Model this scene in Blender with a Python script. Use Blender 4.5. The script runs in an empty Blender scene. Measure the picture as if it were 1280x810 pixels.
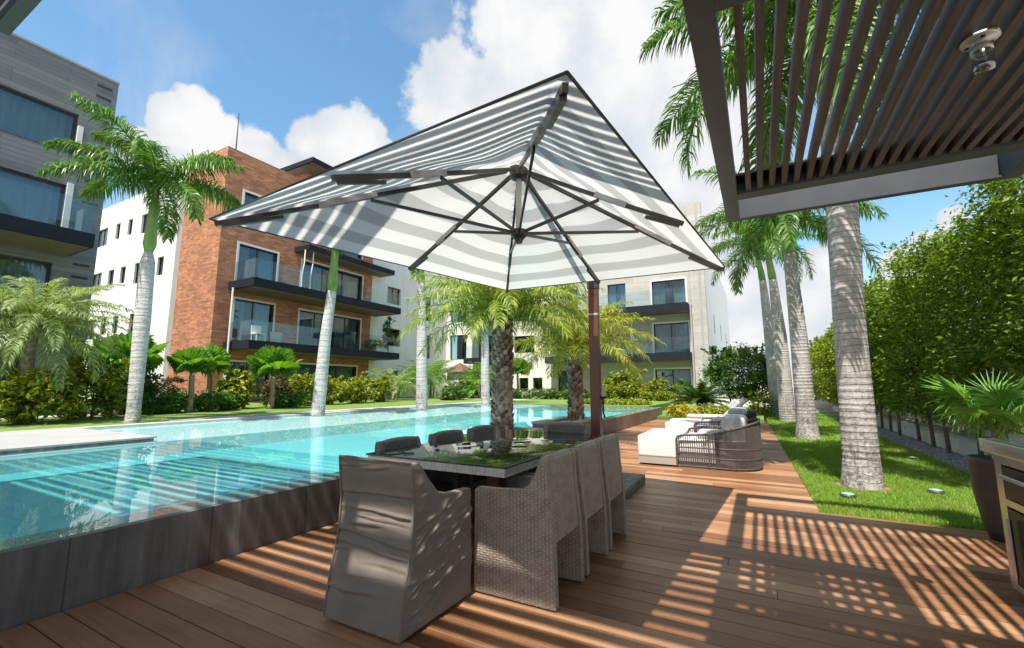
import bpy, bmesh, math, random
import numpy as np
from mathutils import Vector, Matrix, noise as mnoise
R = math.radians
random.seed(7)
rng = np.random.default_rng(11)
S = bpy.context.scene
COL = S.collection

# ------------------------------------------------------------------ camera
PITCH, YAW = R(7.829), R(28.741)
cd = bpy.data.cameras.new('camera')
cam = bpy.data.objects.new('camera', cd); COL.objects.link(cam)
cam.location = (0, 0, 1.3)
cam.rotation_euler = (R(90) + PITCH, 0, YAW)
cd.sensor_width = 36.0; cd.lens = 15.75
cd.clip_start = 0.05; cd.clip_end = 3000
S.camera = cam

# ------------------------------------------------------------------ sky, sun, exposure
SUN_DIR = Vector((-0.05, 0.5, -1.0)).normalized()       # the way the light travels
SUN_STRENGTH, SKY_STRENGTH, CLOUD_STRENGTH, EXPOSURE = 5.0, 0.14, 0.55, 0.82
w = bpy.data.worlds.new('World'); S.world = w; w.use_nodes = True
nt = w.node_tree; nt.nodes.clear()

def N(tree, kind, **kw):
    n = tree.nodes.new(kind)
    for k, v in kw.items():
        if k == 'inp':
            for i, x in v.items():
                n.inputs[i].default_value = x
        else:
            setattr(n, k, v)
    return n

def math_node(tree, op, a, b=None, clamp=False):
    n = tree.nodes.new('ShaderNodeMath'); n.operation = op; n.use_clamp = clamp
    for i, x in enumerate((a, b)):
        if x is None: continue
        if isinstance(x, (int, float)): n.inputs[i].default_value = x
        else: tree.links.new(x, n.inputs[i])
    return n.outputs[0]

sky = N(nt, 'ShaderNodeTexSky', sky_type='NISHITA', sun_disc=False)
toSun = -SUN_DIR
sky.sun_elevation = math.asin(toSun.z)
sky.sun_rotation = math.atan2(toSun.x, toSun.y)
sky.altitude = 0; sky.air_density = 1.0; sky.dust_density = 0.5; sky.ozone_density = 1.3
bg_sky = N(nt, 'ShaderNodeBackground', inp={1: SKY_STRENGTH})
hs = N(nt, 'ShaderNodeHueSaturation', inp={0: 0.488, 1: 1.12, 2: 1.0})
nt.links.new(sky.outputs[0], hs.inputs['Color']); nt.links.new(hs.outputs[0], bg_sky.inputs[0])
tc = N(nt, 'ShaderNodeTexCoord')
dirv = tc.outputs['Generated']
# cumulus banks: (direction x, y, z, angular radius)
CLOUDS = [
    (-0.4582, 0.7016, 0.5457, 0.1369),
    (-0.3071, 0.7189, 0.6237, 0.1853),
    (-0.2065, 0.7950, 0.5703, 0.2003),
    (-0.1273, 0.9000, 0.4168, 0.1700),
    (-0.1689, 0.7243, 0.6685, 0.1482),
    (-0.0624, 0.8051, 0.5899, 0.1533),
    (-0.4994, 0.6824, 0.5338, 0.0645),
    (-0.4026, 0.7341, 0.5469, 0.1441),
    (-0.8262, 0.3579, 0.4350, 0.0651),
    (-0.8327, 0.3365, 0.4398, 0.0512),
    (-0.8152, 0.3913, 0.4271, 0.0555),
    (-0.8033, 0.4348, 0.4070, 0.0521),
    (-0.8657, 0.3155, 0.3885, 0.0433),
    (-0.7791, 0.4636, 0.4221, 0.0541),
    (-0.7283, 0.5165, 0.4503, 0.0606),
    (-0.6876, 0.5560, 0.4670, 0.0676),
    (-0.6700, 0.5911, 0.4491, 0.0746),
    (-0.7722, 0.4924, 0.4016, 0.0704),
    (-0.0135, 0.9767, 0.2142, 0.0995),
    (0.0763, 0.9843, 0.1591, 0.0946),
    (-0.0294, 0.9962, 0.0819, 0.0941),
    (0.1284, 0.9676, 0.2175, 0.0401),
    (0.0582, 0.9953, 0.0780, 0.0733),
    (0.2243, 0.9535, 0.2013, 0.0390),
    (0.1455, 0.9825, 0.1160, 0.0753),
    (0.2585, 0.9391, 0.2265, 0.0313),
    (-0.0642, 0.9502, 0.3048, 0.0846),
    (0.2815, 0.9243, 0.2578, 0.0248),
    (-0.0640, 0.8853, 0.4607, 0.1469),
    (0.0964, 0.7978, 0.5951, 0.0664),
    (0.1898, 0.9737, 0.1257, 0.0607),
]
nz = N(nt, 'ShaderNodeTexNoise', inp={'Scale': 6.0, 'Detail': 12.0, 'Roughness': 0.60, 'Distortion': 0.1})
nt.links.new(dirv, nz.inputs['Vector'])
field = None
for (cx, cy, cz, rad) in CLOUDS:
    vd = N(nt, 'ShaderNodeVectorMath', operation='DISTANCE'); vd.inputs[1].default_value = (cx, cy, cz)
    nt.links.new(dirv, vd.inputs[0])
    f = math_node(nt, 'SUBTRACT', 1.0, math_node(nt, 'DIVIDE', vd.outputs['Value'], rad))
    f = math_node(nt, 'MAXIMUM', f, -1.0)
    field = f if field is None else math_node(nt, 'MAXIMUM', field, f)
# elsewhere: broad scattered cloud
nz2 = N(nt, 'ShaderNodeTexNoise', inp={'Scale': 2.1, 'Detail': 3.0, 'Roughness': 0.5})
nt.links.new(dirv, nz2.inputs['Vector'])
sepd = N(nt, 'ShaderNodeSeparateXYZ'); nt.links.new(dirv, sepd.inputs[0])
behind = math_node(nt, 'MULTIPLY', math_node(nt, 'SUBTRACT', -0.05, sepd.outputs['Y']), 4.0, True)
broad = math_node(nt, 'MULTIPLY', math_node(nt, 'SUBTRACT', math_node(nt, 'MULTIPLY', nz2.outputs[0], 2.4), 0.95), behind)
broad = math_node(nt, 'SUBTRACT', broad, math_node(nt, 'SUBTRACT', 1.0, behind))
field = math_node(nt, 'MAXIMUM', field, broad)
tot = math_node(nt, 'ADD', math_node(nt, 'MULTIPLY', field, 0.9), math_node(nt, 'MULTIPLY', math_node(nt, 'SUBTRACT', nz.outputs[0], 0.5), 1.9))
mr = N(nt, 'ShaderNodeMapRange', interpolation_type='SMOOTHSTEP', inp={'From Min': 0.0, 'From Max': 0.20})
nt.links.new(tot, mr.inputs['Value'])
# thin veil, low contrast
nz3 = N(nt, 'ShaderNodeTexNoise', inp={'Scale': 3.2, 'Detail': 6.0, 'Roughness': 0.6, 'Distortion': 0.6})
nt.links.new(dirv, nz3.inputs['Vector'])
veil = math_node(nt, 'MULTIPLY', math_node(nt, 'SUBTRACT', nz3.outputs[0], 0.46, True), 1.9, True)
alpha = math_node(nt, 'MAXIMUM', mr.outputs[0], veil)
shade = N(nt, 'ShaderNodeValToRGB')
shade.color_ramp.elements[0].position = 0.05; shade.color_ramp.elements[0].color = (0.62, 0.69, 0.79, 1)
shade.color_ramp.elements[1].position = 0.65; shade.color_ramp.elements[1].color = (1.0, 1.0, 1.0, 1)
nz4 = N(nt, 'ShaderNodeTexNoise', inp={'Scale': 7.0, 'Detail': 7.0, 'Roughness': 0.55})
mp4 = N(nt, 'ShaderNodeMapping'); mp4.inputs['Location'].default_value = (0, 0, 0.05)
nt.links.new(dirv, mp4.inputs[0]); nt.links.new(mp4.outputs[0], nz4.inputs['Vector'])
nt.links.new(math_node(nt, 'ADD', math_node(nt, 'MULTIPLY', tot, 0.4), math_node(nt, 'MULTIPLY', math_node(nt, 'SUBTRACT', nz4.outputs[0], 0.3), 1.3)), shade.inputs[0])
bg_cl = N(nt, 'ShaderNodeBackground', inp={1: CLOUD_STRENGTH})
nt.links.new(shade.outputs[0], bg_cl.inputs[0])
mxs = N(nt, 'ShaderNodeMixShader'); out = N(nt, 'ShaderNodeOutputWorld')
nt.links.new(alpha, mxs.inputs[0]); nt.links.new(bg_sky.outputs[0], mxs.inputs[1]); nt.links.new(bg_cl.outputs[0], mxs.inputs[2])
nt.links.new(mxs.outputs[0], out.inputs[0])

sl = bpy.data.lights.new('sun', 'SUN'); sl.energy = SUN_STRENGTH; sl.angle = R(0.5); sl.color = (1.0, 0.95, 0.87)
sun = bpy.data.objects.new('sun', sl); COL.objects.link(sun)
sun.rotation_euler = SUN_DIR.to_track_quat('-Z', 'Y').to_euler(); sun.location = (0, -10, 30)
S.view_settings.view_transform = 'Standard'; S.view_settings.look = 'None'
S.view_settings.exposure = EXPOSURE; S.view_settings.gamma = 1; S.view_settings.use_curve_mapping = False
S.cycles.max_bounces = 8; S.cycles.transparent_max_bounces = 16; S.cycles.use_denoising = True
S.cycles.sample_clamp_indirect = 6.0

# ------------------------------------------------------------------ materials
def new_mat(name):
    m = bpy.data.materials.new(name); m.use_nodes = True
    t = m.node_tree; t.nodes.clear()
    o = N(t, 'ShaderNodeOutputMaterial'); b = N(t, 'ShaderNodeBsdfPrincipled')
    t.links.new(b.outputs[0], o.inputs[0])
    return m, t, b, o

def ramp(t, fac, stops):
    r = N(t, 'ShaderNodeValToRGB'); e = r.color_ramp.elements
    while len(e) < len(stops): e.new(0.5)
    for i, (p, c) in enumerate(stops):
        e[i].position = p; e[i].color = (*c, 1)
    t.links.new(fac, r.inputs[0]); return r.outputs[0]

def uvz(t, su=1.0, sz=1.0):
    """(x+y, z) of the object: a wall-plane coordinate for axis-aligned walls"""
    c = N(t, 'ShaderNodeTexCoord'); s = N(t, 'ShaderNodeSeparateXYZ'); t.links.new(c.outputs['Object'], s.inputs[0])
    u = math_node(t, 'ADD', s.outputs[0], s.outputs[1])
    cb = N(t, 'ShaderNodeCombineXYZ')
    t.links.new(math_node(t, 'MULTIPLY', u, su), cb.inputs[0]); t.links.new(math_node(t, 'MULTIPLY', s.outputs[2], sz), cb.inputs[1])
    return cb.outputs[0], u, s.outputs[2]

def bumped(t, b, height, strength, dist=0.01):
    bp = N(t, 'ShaderNodeBump', inp={'Strength': strength, 'Distance': dist})
    t.links.new(height, bp.inputs['Height']); t.links.new(bp.outputs[0], b.inputs['Normal'])

def plain(name, col, rough=0.6, var=0.18, scale=4.0, bump=0.0, bscale=60.0, metal=0.0, spec=0.5, stretch=(1, 1, 1)):
    m, t, b, o = new_mat(name)
    c = N(t, 'ShaderNodeTexCoord'); mp = N(t, 'ShaderNodeMapping'); mp.inputs['Scale'].default_value = stretch
    t.links.new(c.outputs['Object'], mp.inputs[0])
    n = N(t, 'ShaderNodeTexNoise', inp={'Scale': scale, 'Detail': 6.0, 'Roughness': 0.6}); t.links.new(mp.outputs[0], n.inputs['Vector'])
    lo = tuple(max(0, x * (1 - var * 1.6)) for x in col); hi = tuple(min(1, x * (1 + var * 1.6)) for x in col)
    t.links.new(ramp(t, n.outputs[0], [(0.25, lo), (0.75, hi)]), b.inputs['Base Color'])
    b.inputs['Roughness'].default_value = rough; b.inputs['Metallic'].default_value = metal
    b.inputs['Specular IOR Level'].default_value = spec
    if bump:
        n2 = N(t, 'ShaderNodeTexNoise', inp={'Scale': bscale, 'Detail': 5.0}); t.links.new(mp.outputs[0], n2.inputs['Vector'])
        bumped(t, b, n2.outputs[0], bump)
    return m

def leafy(name, a, c, rough=0.42, trans=0.32, spec=0.4):
    """leaf faces, each its own shade of green, letting some light through"""
    m, t, b, o = new_mat(name)
    g = N(t, 'ShaderNodeNewGeometry')
    mid = tuple((x + y) / 2 for x, y in zip(a, c))
    colr = ramp(t, g.outputs['Random Per Island'], [(0.0, a), (0.55, mid), (1.0, c)])
    t.links.new(colr, b.inputs['Base Color']); b.inputs['Roughness'].default_value = rough
    b.inputs['Specular IOR Level'].default_value = spec
    tr = N(t, 'ShaderNodeBsdfTranslucent'); mul = N(t, 'ShaderNodeMix', data_type='RGBA', blend_type='MULTIPLY', inp={0: 1.0})
    mul.inputs[7].default_value = (1.5, 1.5, 0.55, 1); t.links.new(colr, mul.inputs[6]); t.links.new(mul.outputs[2], tr.inputs[0])
    mx = N(t, 'ShaderNodeMixShader', inp={0: trans}); t.links.new(b.outputs[0], mx.inputs[1]); t.links.new(tr.outputs[0], mx.inputs[2])
    t.links.new(mx.outputs[0], o.inputs[0])
    return m

M = {}
# deck boards
m, t, b, o = new_mat('deck_wood')
g = N(t, 'ShaderNodeNewGeometry'); c = N(t, 'ShaderNodeTexCoord')
mp = N(t, 'ShaderNodeMapping'); mp.inputs['Scale'].default_value = (1.6, 26, 1); t.links.new(c.outputs['Object'], mp.inputs[0])
n = N(t, 'ShaderNodeTexNoise', inp={'Scale': 1.6, 'Detail': 7.0, 'Roughness': 0.65, 'Distortion': 0.5}); t.links.new(mp.outputs[0], n.inputs['Vector'])
nb = N(t, 'ShaderNodeTexNoise', inp={'Scale': 1.3, 'Detail': 5.0, 'Roughness': 0.6}); t.links.new(c.outputs['Object'], nb.inputs['Vector'])
v = math_node(t, 'ADD', math_node(t, 'MULTIPLY', g.outputs['Random Per Island'], 0.50), math_node(t, 'MULTIPLY', n.outputs[0], 0.55))
v = math_node(t, 'ADD', v, math_node(t, 'MULTIPLY', math_node(t, 'SUBTRACT', nb.outputs[0], 0.5), 0.5))
t.links.new(ramp(t, v, [(0.12, (0.12, 0.047, 0.020)), (0.5, (0.26, 0.122, 0.056)), (0.85, (0.44, 0.245, 0.135))]), b.inputs['Base Color'])
rr = N(t, 'ShaderNodeMapRange', inp={'To Min': 0.26, 'To Max': 0.55}); t.links.new(nb.outputs[0], rr.inputs[0]); t.links.new(rr.outputs[0], b.inputs['Roughness'])
b.inputs['Specular IOR Level'].default_value = 0.35
wv = N(t, 'ShaderNodeTexWave', wave_type='BANDS', bands_direction='Y', inp={'Scale': 22.0, 'Distortion': 0.3}); t.links.new(c.outputs['Object'], wv.inputs['Vector'])
bumped(t, b, math_node(t, 'ADD', math_node(t, 'MULTIPLY', wv.outputs[1], 0.35), n.outputs[0]), 0.35, 0.004)
M['deck'] = m
M['dark_gap'] = plain('deck_underside', (0.02, 0.016, 0.013), 0.9)
M['soil'] = plain('bare_ground', (0.30, 0.26, 0.20), 0.95, 0.25, 0.6, 0.4, 20)
M['soil_brown'] = plain('brown_earth', (0.24, 0.13, 0.07), 0.95, 0.4, 12, 0.6, 60)
# lawn
m, t, b, o = new_mat('lawn_turf')
c = N(t, 'ShaderNodeTexCoord'); n = N(t, 'ShaderNodeTexNoise', inp={'Scale': 1.7, 'Detail': 8.0, 'Roughness': 0.7}); t.links.new(c.outputs['Object'], n.inputs['Vector'])
n2 = N(t, 'ShaderNodeTexNoise', inp={'Scale': 55.0, 'Detail': 4.0}); t.links.new(c.outputs['Object'], n2.inputs['Vector'])
v = math_node(t, 'ADD', math_node(t, 'MULTIPLY', n.outputs[0], 0.6), math_node(t, 'MULTIPLY', n2.outputs[0], 0.4))
t.links.new(ramp(t, v, [(0.3, (0.07, 0.14, 0.016)), (0.5, (0.13, 0.22, 0.03)), (0.66, (0.22, 0.27, 0.06)), (0.76, (0.26, 0.22, 0.10))]), b.inputs['Base Color'])
b.inputs['Roughness'].default_value = 0.8; bumped(t, b, n2.outputs[0], 0.8, 0.03)
M['lawn'] = m
M['grass'] = leafy('grass_blade', (0.12, 0.235, 0.022), (0.30, 0.44, 0.065), 0.5, 0.35)
gt = M['grass'].node_tree                                    # drier patches in the turf
gr_ = next(q for q in gt.nodes if q.bl_idname == 'ShaderNodeValToRGB'); gc = N(gt, 'ShaderNodeTexCoord')
gn = N(gt, 'ShaderNodeTexNoise', inp={'Scale': 1.9, 'Detail': 6.0, 'Roughness': 0.7}); gt.links.new(gc.outputs['Object'], gn.inputs['Vector'])
gm = N(gt, 'ShaderNodeMapRange', inp={'From Min': 0.50, 'From Max': 0.72, 'To Max': 0.65}); gt.links.new(gn.outputs[0], gm.inputs[0])
gx = N(gt, 'ShaderNodeMix', data_type='RGBA'); gx.inputs[7].default_value = (0.40, 0.36, 0.12, 1)
tgt = [l.to_socket for l in gt.links if l.from_node == gr_]
gt.links.new(gm.outputs[0], gx.inputs[0]); gt.links.new(gr_.outputs[0], gx.inputs[6])
for q in tgt: gt.links.new(gx.outputs[2], q)
M['stone_pale'] = plain('pale_coral_stone', (0.44, 0.41, 0.37), 0.75, 0.12, 2.5, 0.3, 30)
M['gravel'] = plain('gravel_stone', (0.30, 0.29, 0.28), 0.8, 0.4, 9)
M['wall_pale'] = plain('painted_render_pale', (0.68, 0.645, 0.61), 0.8, 0.09, 1.8, 0.15, 40, stretch=(1.5, 1.5, 0.25))
M['wall_grey'] = plain('painted_render_grey', (0.33, 0.32, 0.31), 0.8, 0.08, 1.2, 0.15, 40)
M['white'] = plain('white_render', (0.73, 0.72, 0.70), 0.8, 0.05, 1.6, 0.1, 40, stretch=(1.5, 1.5, 0.22))
M['white_trim'] = plain('white_trim', (0.74, 0.72, 0.68), 0.5, 0.03)
M['slab_dark'] = plain('charcoal_fascia', (0.014, 0.017, 0.026), 0.8, 0.1, spec=0.2)
M['soffit'] = plain('brown_soffit', (0.22, 0.15, 0.11), 0.7, 0.12)
M['frame_dark'] = plain('dark_window_frame', (0.025, 0.027, 0.03), 0.4, 0.1)
M['interior'] = plain('dim_room', (0.05, 0.048, 0.045), 0.9, 0.1)
M['curtain'] = plain('curtain_cloth', (0.55, 0.55, 0.52), 0.9, 0.1, 3, 0, 1, stretch=(6, 6, 0.3))
# brick
m, t, b, o = new_mat('red_brick')
vec, u, z = uvz(t)
br = N(t, 'ShaderNodeTexBrick', inp={'Scale': 1.0, 'Mortar Size': 0.014, 'Brick Width': 0.36, 'Row Height': 0.11, 'Bias': 0.0,
      'Color1': (0.60, 0.245, 0.11, 1), 'Color2': (0.33, 0.115, 0.055, 1), 'Mortar': (0.27, 0.17, 0.12, 1)})
t.links.new(vec, br.inputs[0])
n = N(t, 'ShaderNodeTexNoise', inp={'Scale': 0.9, 'Detail': 7.0, 'Roughness': 0.65}); t.links.new(vec, n.inputs['Vector'])
hv = N(t, 'ShaderNodeHueSaturation'); t.links.new(br.outputs[0], hv.inputs['Color'])
rr = N(t, 'ShaderNodeMapRange', inp={'From Min': 0.25, 'From Max': 0.75, 'To Min': 0.65, 'To Max': 1.35}); t.links.new(n.outputs[0], rr.inputs[0]); t.links.new(rr.outputs[0], hv.inputs['Value'])
t.links.new(hv.outputs[0], b.inputs['Base Color']); b.inputs['Roughness'].default_value = 0.85
bumped(t, b, br.outputs[1], -0.5, 0.02)
M['brick'] = m
# board-marked stone cladding in three tones
def cladding(name, lo, hi, row, wid):
    m, t, b, o = new_mat(name)
    vec, u, z = uvz(t)
    br = N(t, 'ShaderNodeTexBrick', inp={'Scale': 1.0, 'Mortar Size': 0.006, 'Brick Width': wid, 'Row Height': row,
           'Color1': (*lo, 1), 'Color2': (*hi, 1), 'Mortar': (*[x * 0.6 for x in lo], 1)})
    t.links.new(vec, br.inputs[0])
    v2, _, _ = uvz(t, 0.25, 5.0)
    n = N(t, 'ShaderNodeTexNoise', inp={'Scale': 3.0, 'Detail': 7.0, 'Roughness': 0.7}); t.links.new(v2, n.inputs['Vector'])
    hv = N(t, 'ShaderNodeHueSaturation'); t.links.new(br.outputs[0], hv.inputs['Color'])
    rr = N(t, 'ShaderNodeMapRange', inp={'From Min': 0.25, 'From Max': 0.75, 'To Min': 0.84, 'To Max': 1.14}); t.links.new(n.outputs[0], rr.inputs[0]); t.links.new(rr.outputs[0], hv.inputs['Value'])
    t.links.new(hv.outputs[0], b.inputs['Base Color']); b.inputs['Roughness'].default_value = 0.8
    bumped(t, b, n.outputs[0], 0.3, 0.02)
    return m
M['clad_grey'] = cladding('grey_board_cladding', (0.15, 0.15, 0.155), (0.205, 0.205, 0.21), 0.16, 2.6)
M['clad_beige'] = cladding('beige_stone_cladding', (0.39, 0.365, 0.33), (0.46, 0.435, 0.40), 0.42, 1.9)
M['clad_taupe'] = cladding('taupe_stone_cladding', (0.30, 0.275, 0.25), (0.36, 0.33, 0.30), 0.42, 1.9)

def glassy(name, tint, ior, rough=0.0, gl=(0.9, 0.95, 1.0), cap=1.0):
    m, t, b, o = new_mat(name); t.nodes.remove(b)
    tr = N(t, 'ShaderNodeBsdfTransparent', inp={0: (*tint, 1)}); g = N(t, 'ShaderNodeBsdfGlossy', inp={0: (*gl, 1), 1: rough})
    lwt = N(t, 'ShaderNodeLayerWeight', inp={0: 0.5}); mx = N(t, 'ShaderNodeMixShader'); f0 = ((ior - 1) / (ior + 1)) ** 2
    f = math_node(t, 'ADD', math_node(t, 'MULTIPLY', math_node(t, 'POWER', lwt.outputs['Facing'], 4.6), cap - f0), f0)
    t.links.new(f, mx.inputs[0]); t.links.new(tr.outputs[0], mx.inputs[1]); t.links.new(g.outputs[0], mx.inputs[2])
    t.links.new(mx.outputs[0], o.inputs[0])
    return m, t, f, g
M['pane'] = glassy('window_glass', (0.60, 0.68, 0.69), 1.75, 0.02)[0]
M['rail_glass'] = glassy('clear_balustrade_glass', (0.86, 0.93, 0.92), 1.5, 0.0)[0]
M['lamp_glass'] = glassy('jar_glass', (0.62, 0.68, 0.66), 2.6, 0.12)[0]
# pool
m, t, f, g = glassy('pool_water', (0.82, 0.98, 0.98), 1.33, 0.0, (0.92, 0.96, 1.0), 0.72)
c = N(t, 'ShaderNodeTexCoord')
n = N(t, 'ShaderNodeTexNoise', inp={'Scale': 1.4, 'Detail': 3.0, 'Roughness': 0.55, 'Distortion': 0.4}); t.links.new(c.outputs['Object'], n.inputs['Vector'])
df = N(t, 'ShaderNodeBsdfDiffuse', inp={0: (0.34, 0.70, 0.71, 1)}); mk = N(t, 'ShaderNodeMixShader', inp={0: 0.20})       # slightly milky water
tp = next(q for q in t.nodes if q.bl_idname == 'ShaderNodeBsdfTransparent'); fm = next(q for q in t.nodes if q.bl_idname == 'ShaderNodeMixShader' and q != mk)
t.links.new(tp.outputs[0], mk.inputs[1]); t.links.new(df.outputs[0], mk.inputs[2]); t.links.new(mk.outputs[0], fm.inputs[1])
bp = N(t, 'ShaderNodeBump', inp={'Strength': 0.018, 'Distance': 0.03}); t.links.new(n.outputs[0], bp.inputs['Height'])
t.links.new(bp.outputs[0], g.inputs['Normal'])
M['water'] = m
m, t, b, o = new_mat('turquoise_pool_tile')
c = N(t, 'ShaderNodeTexCoord'); n = N(t, 'ShaderNodeTexNoise', inp={'Scale': 0.7, 'Detail': 4.0}); t.links.new(c.outputs['Object'], n.inputs['Vector'])
t.links.new(ramp(t, n.outputs[0], [(0.3, (0.11, 0.49, 0.53)), (0.7, (0.16, 0.57, 0.60))]), b.inputs['Base Color'])
b.inputs['Roughness'].default_value = 0.6
M['pool_tile'] = m
M['shelf_tile'] = plain('pale_shelf_tile', (0.66, 0.70, 0.70), 0.6, 0.02, 0.6)
m, t, b, o = new_mat('dark_wet_stone')
c = N(t, 'ShaderNodeTexCoord'); mp = N(t, 'ShaderNodeMapping'); mp.inputs['Scale'].default_value = (1, 3.2, 0.35); t.links.new(c.outputs['Object'], mp.inputs[0])
n = N(t, 'ShaderNodeTexNoise', inp={'Scale': 1.6, 'Detail': 8.0, 'Roughness': 0.65}); t.links.new(mp.outputs[0], n.inputs['Vector'])
sp = N(t, 'ShaderNodeSeparateXYZ'); t.links.new(c.outputs['Object'], sp.inputs[0])
fr = math_node(t, 'FRACT', math_node(t, 'MULTIPLY', sp.outputs[1], 1.25))
jn = math_node(t, 'LESS_THAN', fr, 0.012)
v = math_node(t, 'SUBTRACT', n.outputs[0], math_node(t, 'MULTIPLY', jn, 0.25))
t.links.new(ramp(t, v, [(0.28, (0.055, 0.050, 0.047)), (0.48, (0.115, 0.103, 0.096)), (0.60, (0.17, 0.155, 0.145)), (0.70, (0.33, 0.31, 0.29))]), b.inputs['Base Color'])
b.inputs['Roughness'].default_value = 0.38; bumped(t, b, n.outputs[0], 0.2, 0.01)
M['wet_stone'] = m
M['wet_brown'] = plain('brown_wall_stone', (0.22, 0.16, 0.13), 0.5, 0.3, 2.0, 0.3, 25)
# furniture
def wicker(name, lo, hi, ku, kz):
    m, t, b, o = new_mat(name)
    vec, u, z = uvz(t)
    a = math_node(t, 'SINE', math_node(t, 'MULTIPLY', u, ku)); bb = math_node(t, 'SINE', math_node(t, 'MULTIPLY', z, kz))
    wv = math_node(t, 'ADD', math_node(t, 'ADD', math_node(t, 'MULTIPLY', math_node(t, 'MULTIPLY', a, bb), 0.14), math_node(t, 'MULTIPLY', math_node(t, 'ABSOLUTE', bb), 0.24)), math_node(t, 'MULTIPLY', math_node(t, 'ABSOLUTE', a), 0.24))
    n = N(t, 'ShaderNodeTexNoise', inp={'Scale': 14.0, 'Detail': 4.0}); t.links.new(vec, n.inputs['Vector'])
    v = math_node(t, 'ADD', math_node(t, 'ADD', wv, 0.22), math_node(t, 'MULTIPLY', math_node(t, 'SUBTRACT', n.outputs[0], 0.18), 0.75))
    t.links.new(ramp(t, v, [(0.1, tuple(x * 0.35 for x in lo)), (0.4, lo), (0.9, hi)]), b.inputs['Base Color'])
    b.inputs['Roughness'].default_value = 0.55; bumped(t, b, wv, 0.9, 0.006)
    return m
M['wicker'] = wicker('taupe_wicker', (0.14, 0.112, 0.09), (0.38, 0.31, 0.252), 130, 210)
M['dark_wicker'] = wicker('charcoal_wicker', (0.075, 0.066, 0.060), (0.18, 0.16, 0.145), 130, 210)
M['table_wicker'] = wicker('pale_rattan_edge', (0.48, 0.43, 0.38), (0.68, 0.62, 0.56), 95, 40)
M['cover'] = plain('taupe_slipcover', (0.20, 0.163, 0.134), 0.75, 0.10, 5, 0.35, 350)
M['dark_fabric'] = plain('charcoal_sling', (0.06, 0.06, 0.065), 0.7, 0.15, 30, 0.3, 300)
m, t, b, o = new_mat('dark_table_glass')
b.inputs['Base Color'].default_value = (0.010, 0.018, 0.014, 1); b.inputs['Roughness'].default_value = 0.012; b.inputs['IOR'].default_value = 1.75
c = N(t, 'ShaderNodeTexCoord'); n = N(t, 'ShaderNodeTexNoise', inp={'Scale': 5.0, 'Detail': 3.0}); t.links.new(c.outputs['Object'], n.inputs['Vector'])
rr = N(t, 'ShaderNodeMapRange', inp={'To Min': 0.0, 'To Max': 0.035}); t.links.new(n.outputs[0], rr.inputs[0]); t.links.new(rr.outputs[0], b.inputs['Roughness'])
M['table_glass'] = m
M['cushion_white'] = plain('white_cushion', (0.64, 0.625, 0.60), 0.85, 0.03, 6, 0.15, 250)
M['cushion_grey'] = plain('pale_grey_cushion', (0.45, 0.435, 0.43), 0.85, 0.05, 6, 0.15, 250)
M['rope'] = plain('grey_brown_rope', (0.075, 0.060, 0.053), 0.7, 0.25, 30)
M['plinth'] = plain('greige_plinth', (0.34, 0.30, 0.27), 0.7, 0.1)
M['mast'] = plain('rust_brown_mast', (0.12, 0.040, 0.020), 0.4, 0.15, 3, 0, 1, stretch=(1, 1, 0.3))
M['rib'] = plain('dark_umbrella_metal', (0.050, 0.040, 0.036), 0.4, 0.2)
M['steel_dull'] = plain('dull_aluminium', (0.42, 0.40, 0.37), 0.4, 0.1, metal=0.5)
M['granite'] = plain('mossy_granite', (0.17, 0.18, 0.14), 0.7, 0.45, 9, 0.5, 60)
m, t, b, o = new_mat('umbrella_fabric')
at = N(t, 'ShaderNodeAttribute', attribute_name='ring')
v = math_node(t, 'FRACT', math_node(t, 'MULTIPLY', at.outputs['Fac'], 5.5))
st = N(t, 'ShaderNodeMapRange', interpolation_type='SMOOTHSTEP', inp={'From Min': 0.50, 'From Max': 0.57}); t.links.new(v, st.inputs[0])
c = N(t, 'ShaderNodeTexCoord'); n = N(t, 'ShaderNodeTexNoise', inp={'Scale': 3.0, 'Detail': 4.0}); t.links.new(c.outputs['Object'], n.inputs['Vector'])
colr = ramp(t, st.outputs[0], [(0.0, (0.78, 0.775, 0.75)), (1.0, (0.50, 0.50, 0.485))])
t.links.new(colr, b.inputs['Base Color']); b.inputs['Roughness'].default_value = 0.8
tr = N(t, 'ShaderNodeBsdfTranslucent'); t.links.new(colr, tr.inputs[0])
bp = N(t, 'ShaderNodeBump', inp={'Strength': 0.25, 'Distance': 0.02}); t.links.new(n.outputs[0], bp.inputs['Height']); t.links.new(bp.outputs[0], b.inputs['Normal'])
mx = N(t, 'ShaderNodeMixShader', inp={0: 0.42}); t.links.new(b.outputs[0], mx.inputs[1]); t.links.new(tr.outputs[0], mx.inputs[2]); t.links.new(mx.outputs[0], o.inputs[0])
M['canopy'] = m
M['pergola_metal'] = plain('charcoal_pergola_metal', (0.062, 0.068, 0.078), 0.45, 0.08)
M['pergola_wood'] = plain('weathered_brown_slat', (0.085, 0.062, 0.052), 0.55, 0.35, 5, 0.3, 40, stretch=(6, 0.5, 6))
M['steel'] = plain('brushed_stainless', (0.52, 0.54, 0.57), 0.26, 0.06, 6, metal=1.0, stretch=(1, 1, 30))
M['black'] = plain('black_enamel', (0.012, 0.012, 0.013), 0.35, 0.1, spec=0.2)
M['pot'] = plain('dark_brown_pot', (0.05, 0.040, 0.035), 0.5, 0.2, 5, 0.2, 60)
M['spot_glass'] = plain('pale_green_spotlight', (0.25, 0.42, 0.36), 0.35, 0.1)
M['terracotta'] = plain('terracotta_tile', (0.13, 0.07, 0.045), 0.8, 0.2)
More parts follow.
